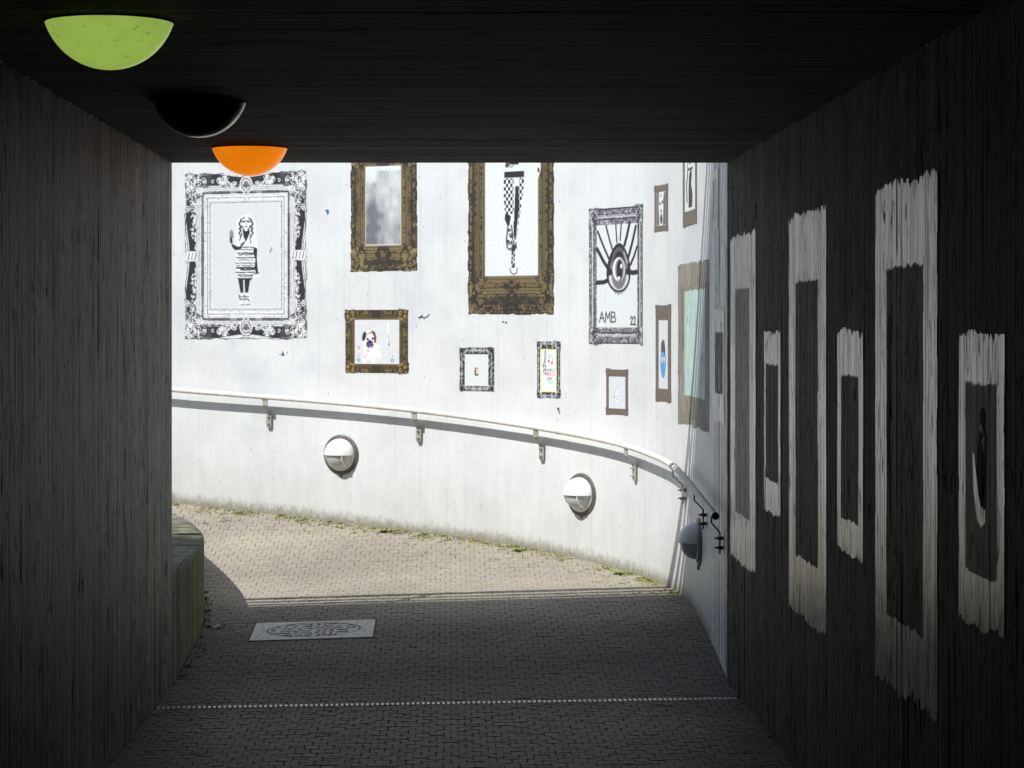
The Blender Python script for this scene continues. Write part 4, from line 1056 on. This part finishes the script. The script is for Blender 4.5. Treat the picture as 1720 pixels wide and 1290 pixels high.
# white frames inside the tunnel: (label, y far, y near, z0, z1, opening y far, near, z0, z1, rag)
TW = lin(238, 232, 214)
TF = [("tall whitewashed frame on the tunnel wall, nearest its mouth", 10.570, 9.696, .575, 2.01, 10.392, 9.889, .797, 1.765, .05, lin(170, 168, 158), 1),
      ("low narrow whitewashed frame between the two tall ones nearest the mouth", 9.439, 8.964, .867, 1.60, 9.386, 9.034, 1.005, 1.455, .035, lin(92, 84, 72), 1),
      ("tall whitewashed frame second from the tunnel mouth, with dark opening", 8.750, 7.874, .555, 2.022, 8.578, 8.056, .783, 1.762, .055, lin(92, 84, 72), 1),
      ("short whitewashed frame between the second and third tall frames", 7.656, 7.171, .876, 1.60, 7.581, 7.255, .995, 1.448, .035, lin(92, 84, 72), 1),
      ("largest whitewashed frame on the tunnel wall with a dim lower rail", 6.971, 6.080, .57, 2.02, 6.790, 6.261, .785, 1.768, .06, lin(92, 84, 72), 1),
      ("short whitewashed frame holding a black figure with a white blade", 5.828, 5.341, .882, 1.60, 5.749, 5.417, 1.015, 1.467, .04, lin(128, 122, 110), 1)]
for i, (lb, ya, yb, z0, z1, oa, ob, oz0, oz1, rg_, inner, bd) in enumerate(TF):
    w = ya - yb
    cv = wash(w, z1 - z0, (ya - oa, oz0 - z0, ya - ob, oz1 - z0), .005, TW, 300 + 10 * i, rg_, inner, bd)
    if i == 5:
        ax_ = (ya - oa + ya - ob) / 2 - .01; b0 = oz0 - z0
        cv.poly([(ax_ + 0.000, b0 + .36), (ax_ + 0.042, b0 + .38), (ax_ + 0.084, b0 + .33), (ax_ + 0.077, b0 + .20), (ax_ + 0.063, b0 + .14), (ax_ + 0.000, b0 + .15), (ax_ - 0.042, b0 + .24)], lin(22, 22, 26))
        cv.ell(ax_ + 0.035, b0 + .375, .034, .024, lin(22, 22, 26))
        cv.poly([(ax_ - 0.077, b0 + .285), (ax_ - 0.063, b0 + .283), (ax_ - 0.017, b0 + .19), (ax_ + 0.007, b0 + .162), (ax_ + 0.056, b0 + .158), (ax_ + 0.053, b0 + .13), (ax_ + 0.014, b0 + .115), (ax_ - 0.031, b0 + .13), (ax_ - 0.067, b0 + .20)], (2, 2, 2))
        bm = cv.C.mean(-1) > 1.2; cv.id[bm] = 3; cv.C[bm] = lin(244, 243, 238)
        cv.scrolls((ax_ + .0, b0 + .30, ax_ + .05, b0 + .38), 7, (.004, .009), .004, lin(190, 190, 190), 77)
    e = new_frame(lb, "mural", ya - 10.7 - w / 2, z0, GW)
    e.location = Vector((1.246, (ya + yb) / 2, z0)) * K
    put_on_wall(parts, cv, yb - 10.7, z0, 0, M_wash, {1: "frame", 2: "picture", 3: "painted_blade"}, e)

# small marks on the white wall
def mark(name, label, u, z, w, h, draw):
    cv = Cv(w, h, .0025, id0=0); cv.C[:] = -1; draw(cv); cv.id[cv.C.mean(-1) > -.3] = 1; cv.C = np.where(cv.C < 0, .1, cv.C)
    x_, y_, _, _ = wall_at(u + w / 2); e = []
    put_on_wall(e, cv, u, z, 0, M_paint, {1: name}, None); 
    for o in e: tag(o, label, "wall mark")
INK = lin(60, 58, 66); BLU = lin(62, 88, 150)
mark("lizard_stencil", "tiny black lizard stencil right of the dog picture", 4.30, 1.630, .09, .06, lambda c: (c.line([(.01, .03), (.035, .035), (.05, .028), (.075, .036), (.085, .05)], .006, INK), c.ell(.03, .034, .012, .006, INK), c.line([(.022, .03), (.018, .018)], .004, INK), c.line([(.045, .03), (.052, .014)], .004, INK), c.line([(.03, .038), (.04, .05)], .004, INK)))
mark("paint_splash", "small bright blue paint splash left of the tall gold frame", 5.01, 2.285, .05, .06, lambda c: (c.poly([(.01, .04), (.03, .05), (.042, .035), (.03, .012), (.024, .03)], lin(70, 110, 190)),))
mark("paint_splash", "pair of dark blue specks below the big black frame", 5.31, 1.405, .07, .06, lambda c: (c.poly([(.02, .015), (.03, .05), (.038, .03), (.045, .015), (.035, .018)], BLU), c.line([(.01, .02), (.012, .03)], .004, BLU), c.line([(.06, .03), (.062, .04)], .004, BLU)))
mark("bird_stencil", "two tiny black bird marks under the largest gold frame", 3.745, 1.615, .05, .03, lambda c: (c.ell(.014, .017, .009, .004, INK), c.ell(.034, .013, .006, .008, INK)))
mark("drip_mark", "small black dripping mark below the music poster", 3.345, 1.088, .035, .05, lambda c: (c.line([(.012, .042), (.014, .03), (.024, .012)], .008, INK), c.ell(.014, .036, .008, .008, INK)))

# ---------------------------------------------------------------- manhole cover
cw, ch_ = .605, .445
cv = Cv(cw, ch_, .003, base=(.46, .44, .40))
X, Y = cv.X, cv.Y
cv.bl(vn(X, Y, (60, 60), 401) * .3, (.3, .28, .24)); DKI = (.035, .032, .03)
RIBC = (.20, .19, .17); cxm, cym = cw / 2, ch_ / 2; ra, rb = .245, .190
for sx in (-1, 1):
    for sy in (-1, 1):
        cv.line([(cxm + sx * cxm, cym + sy * cym), (cxm + sx * .20, cym + sy * .15)], .006, RIBC)
    for d_ in (.03, .075): cv.line([(cxm + sx * (cxm - d_), cym - .17), (cxm + sx * (cxm - d_ * 1.9), cym), (cxm + sx * (cxm - d_), cym + .17)], .006, RIBC)
cv.ell(cxm, cym, ra, rb, (.40, .38, .34)); cv.line([(cxm + (ra - .012) * math.cos(t), cym + (rb - .012) * math.sin(t)) for t in q], .008, DKI)
rg = random.Random(12)
for row in range(6):
    yy = cym - rb * .72 + row * rb * .288; half = (ra - .035) * math.sqrt(max(0, 1 - ((yy - cym) / rb) ** 2)); xx = cxm - half
    while xx < cxm + half - .01:
        l_ = rg.uniform(.018, .036); k_ = rg.random(); w_ = rg.uniform(.011, .017)
        if k_ < .4: cv.line([(xx, yy - .014), (xx + .012, yy + .016)], w_, DKI)
        elif k_ < .75: cv.line([(xx, yy + rg.uniform(-.01, .01)), (xx + l_ * .5, yy + .012), (xx + l_, yy - .006)], w_, DKI)
        else: cv.spiral(xx + .008, yy, .013, .8, rg.uniform(0, 6), w_ * .8, DKI)
        xx += l_ + rg.uniform(.004, .014)
disc = np.hypot((X - cxm) / ra, (Y - cym) / rb) < 1; cv.id[disc] = 2
mx0, my0 = -.985, 11.685
mh = empty("manhole_cover", (mx0 + cxm, my0 + cym, float(ground(mx0 + cxm, my0 + cym))), "square pale concrete manhole cover with a round patterned iron lid", "manhole cover")
relief = np.clip((cv.C.mean(-1) - .1) * 12, 0, 1) * .004
Vm = np.stack([mx0 + X, my0 + Y, ground(mx0 + X, my0 + Y) + .0035 + relief], -1).reshape(-1, 3)
a, b = np.meshgrid(np.arange(cv.nx - 1), np.arange(cv.ny - 1)); qd = b * cv.nx + a; idd = cv.id[:-1, :-1]
for k_, nm in ((1, "frame"), (2, "lid")):
    qq = qd[idd == k_]; F = np.c_[qq, qq + 1, qq + cv.nx + 1, qq + cv.nx]; used, inv = np.unique(F.ravel(), return_inverse=True)
    mesh(nm, Vm[used], inv.reshape(-1, 4).astype(np.int32), M_cover, mh, col=cv.C.reshape(-1, 3)[used])
mb = MB()
for c_, d_ in (((mx0 + cxm, my0 - .003), (cw + .012, .006)), ((mx0 + cxm, my0 + ch_ + .003), (cw + .012, .006)), ((mx0 - .003, my0 + cym), (.006, ch_)), ((mx0 + cw + .003, my0 + cym), (.006, ch_))):
    gx, gy = c_; zz = [float(ground(gx + sx * d_[0] / 2, gy + sy * d_[1] / 2)) + .0035 for sy in (-1, 1) for sx in (-1, 1)]
    pts = [(gx + sx * d_[0] / 2, gy + sy * d_[1] / 2) for sy in (-1, 1) for sx in (-1, 1)]
    mb.add([(p[0], p[1], z) for p, z in zip(pts, zz)] + [(p[0], p[1], z - .03) for p, z in zip(pts, zz)], [(0, 1, 3, 2), (0, 4, 5, 1), (1, 5, 7, 3), (3, 7, 6, 2), (2, 6, 4, 0)])
mb.build("rim", plain("iron_rim", (.06, .055, .05), .7), mh)

# ---------------------------------------------------------------- moss, weeds and litter
def leaves(spots, seed, cols, hmax=.02, wmax=.014):
    g = np.random.RandomState(seed); V = []; F = []; C = []
    for (px_, py_, cnt, rad) in spots:
        c0 = np.array(cols[g.randint(len(cols))])
        for k in range(cnt):
            a_ = g.uniform(0, 6.28); r_ = rad * math.sqrt(g.rand()); bx = px_ + r_ * math.cos(a_); by = py_ + r_ * math.sin(a_) * .6
            t_ = g.uniform(0, 6.28); d = np.array((math.cos(t_), math.sin(t_), 0)); s_ = np.array((-d[1], d[0], 0)); L_ = g.uniform(.4, 1) * wmax; hh = g.uniform(.3, 1) * hmax
            z_ = float(ground(bx, by)) + .003; o_ = np.array((bx, by, z_)); b_ = len(V)
            V += [tuple(o_), tuple(o_ + d * L_ * .5 + s_ * L_ * .35 + (0, 0, hh * .7)), tuple(o_ + d * L_ + (0, 0, hh)), tuple(o_ + d * L_ * .5 - s_ * L_ * .35 + (0, 0, hh * .6))]
            F.append((b_, b_ + 1, b_ + 2, b_ + 3)); c_ = c0 * g.uniform(.7, 1.25); C += [c_] * 4
    return V, F, np.array(C)
g = np.random.RandomState(17); spots = []
for k in range(900):
    u = g.uniform(1.7, 7.2)
    if vn(u, 0.3, (5, 1), 500) + .35 * vn(u, .3, (17, 1), 501) < .50: continue
    x_, y_, nx_, ny_ = [float(v) for v in wall_at(u)]; d_ = abs(g.normal(0, .05)) + .004 + (g.rand() < .12) * g.uniform(0, .25)
    spots.append((x_ + nx_ * d_, y_ + ny_ * d_, int(g.uniform(3, 16)), g.uniform(.01, .035)))
V, F, C = leaves(spots, 18, [(.22, .27, .035), (.28, .30, .05), (.16, .21, .03), (.32, .30, .09)], .011, .011)
o = mesh("moss", V, F, M_moss, col=C); tag(o, "yellow-green moss and tiny weeds along the foot of the white wall", "moss", kind="stuff")
spots = [(float(low_x(yy)) + g.uniform(.005, .04), yy, int(g.uniform(4, 14)), .02) for yy in g.uniform(10.9, 13.9, 46)]
V, F, C = leaves(spots, 19, [(.16, .19, .03), (.24, .22, .08), (.12, .15, .03)], .016, .014)
o = mesh("moss", V, F, M_moss, col=C); tag(o, "dark green moss tufts along the foot of the low kerb wall", "moss", kind="stuff")
def weed(label, u, d, n_, L_, seed):
    x_, y_, nx_, ny_ = [float(v) for v in wall_at(u)]; cx_, cy_ = x_ + nx_ * d, y_ + ny_ * d; gr_ = random.Random(seed); V = []; F = []; C = []
    for k in range(n_):
        a_ = 6.28 * k / n_ + gr_.uniform(-.3, .3); dd = np.array((math.cos(a_), math.sin(a_), 0)); s_ = np.array((-dd[1], dd[0], 0)); L = L_ * gr_.uniform(.6, 1.1); o_ = np.array((cx_, cy_, float(ground(cx_, cy_)) + .006)); b_ = len(V)
        for f_, w_, h_ in ((0, .06, 0), (.35, .14, .25), (.7, .2, .32), (1.0, .02, .2)):
            V += [tuple(o_ + dd * L * f_ + s_ * L * w_ + (0, 0, L * h_)), tuple(o_ + dd * L * f_ - s_ * L * w_ + (0, 0, L * h_))]
        for i in range(3): F.append((b_ + 2 * i, b_ + 2 * i + 1, b_ + 2 * i + 3, b_ + 2 * i + 2))
        c_ = np.array((.21, .27, .07)) * gr_.uniform(.8, 1.3); C += [c_] * 8
    o = mesh("dandelion", V, F, M_moss, origin=(cx_, cy_, float(ground(cx_, cy_))), col=np.array(C)); tag(o, label, "weed")
weed("small spreading dandelion at the wall foot below the music poster frame", 3.62, .09, 9, .05, 1)
weed("flat dandelion rosette at the wall foot between the two lit wall lights", 4.58, .07, 9, .055, 2)
weed("weed with curled leaves at the wall foot near the right wall light", 2.72, .08, 8, .05, 3)
def litter(label, x_, y_, r_, seed):
    gr_ = random.Random(seed); z_ = float(ground(x_, y_)) + .008; V = [(x_, y_, z_ + .006)]; n_ = 9
    for k in range(n_): a_ = 6.28 * k / n_; rr = r_ * gr_.uniform(.5, 1.1); V.append((x_ + rr * math.cos(a_), y_ + rr * .6 * math.sin(a_), z_ + gr_.uniform(0, .016)))
    o = mesh("dry_leaf", V, [(0, k + 1, (k + 1) % n_ + 1) for k in range(n_)], plain("dry_leaf_%d" % seed, (.70, .67, .52), .8), origin=(x_, y_, z_)); tag(o, label, "leaf", "dry leaves on the paving")
litter("pale crumpled dry leaf at the corner of the low kerb wall", -1.165, 12.05, .045, 1)
litter("small pale scrap of leaf on dark paving by the kerb wall", -1.185, 11.45, .024, 2)
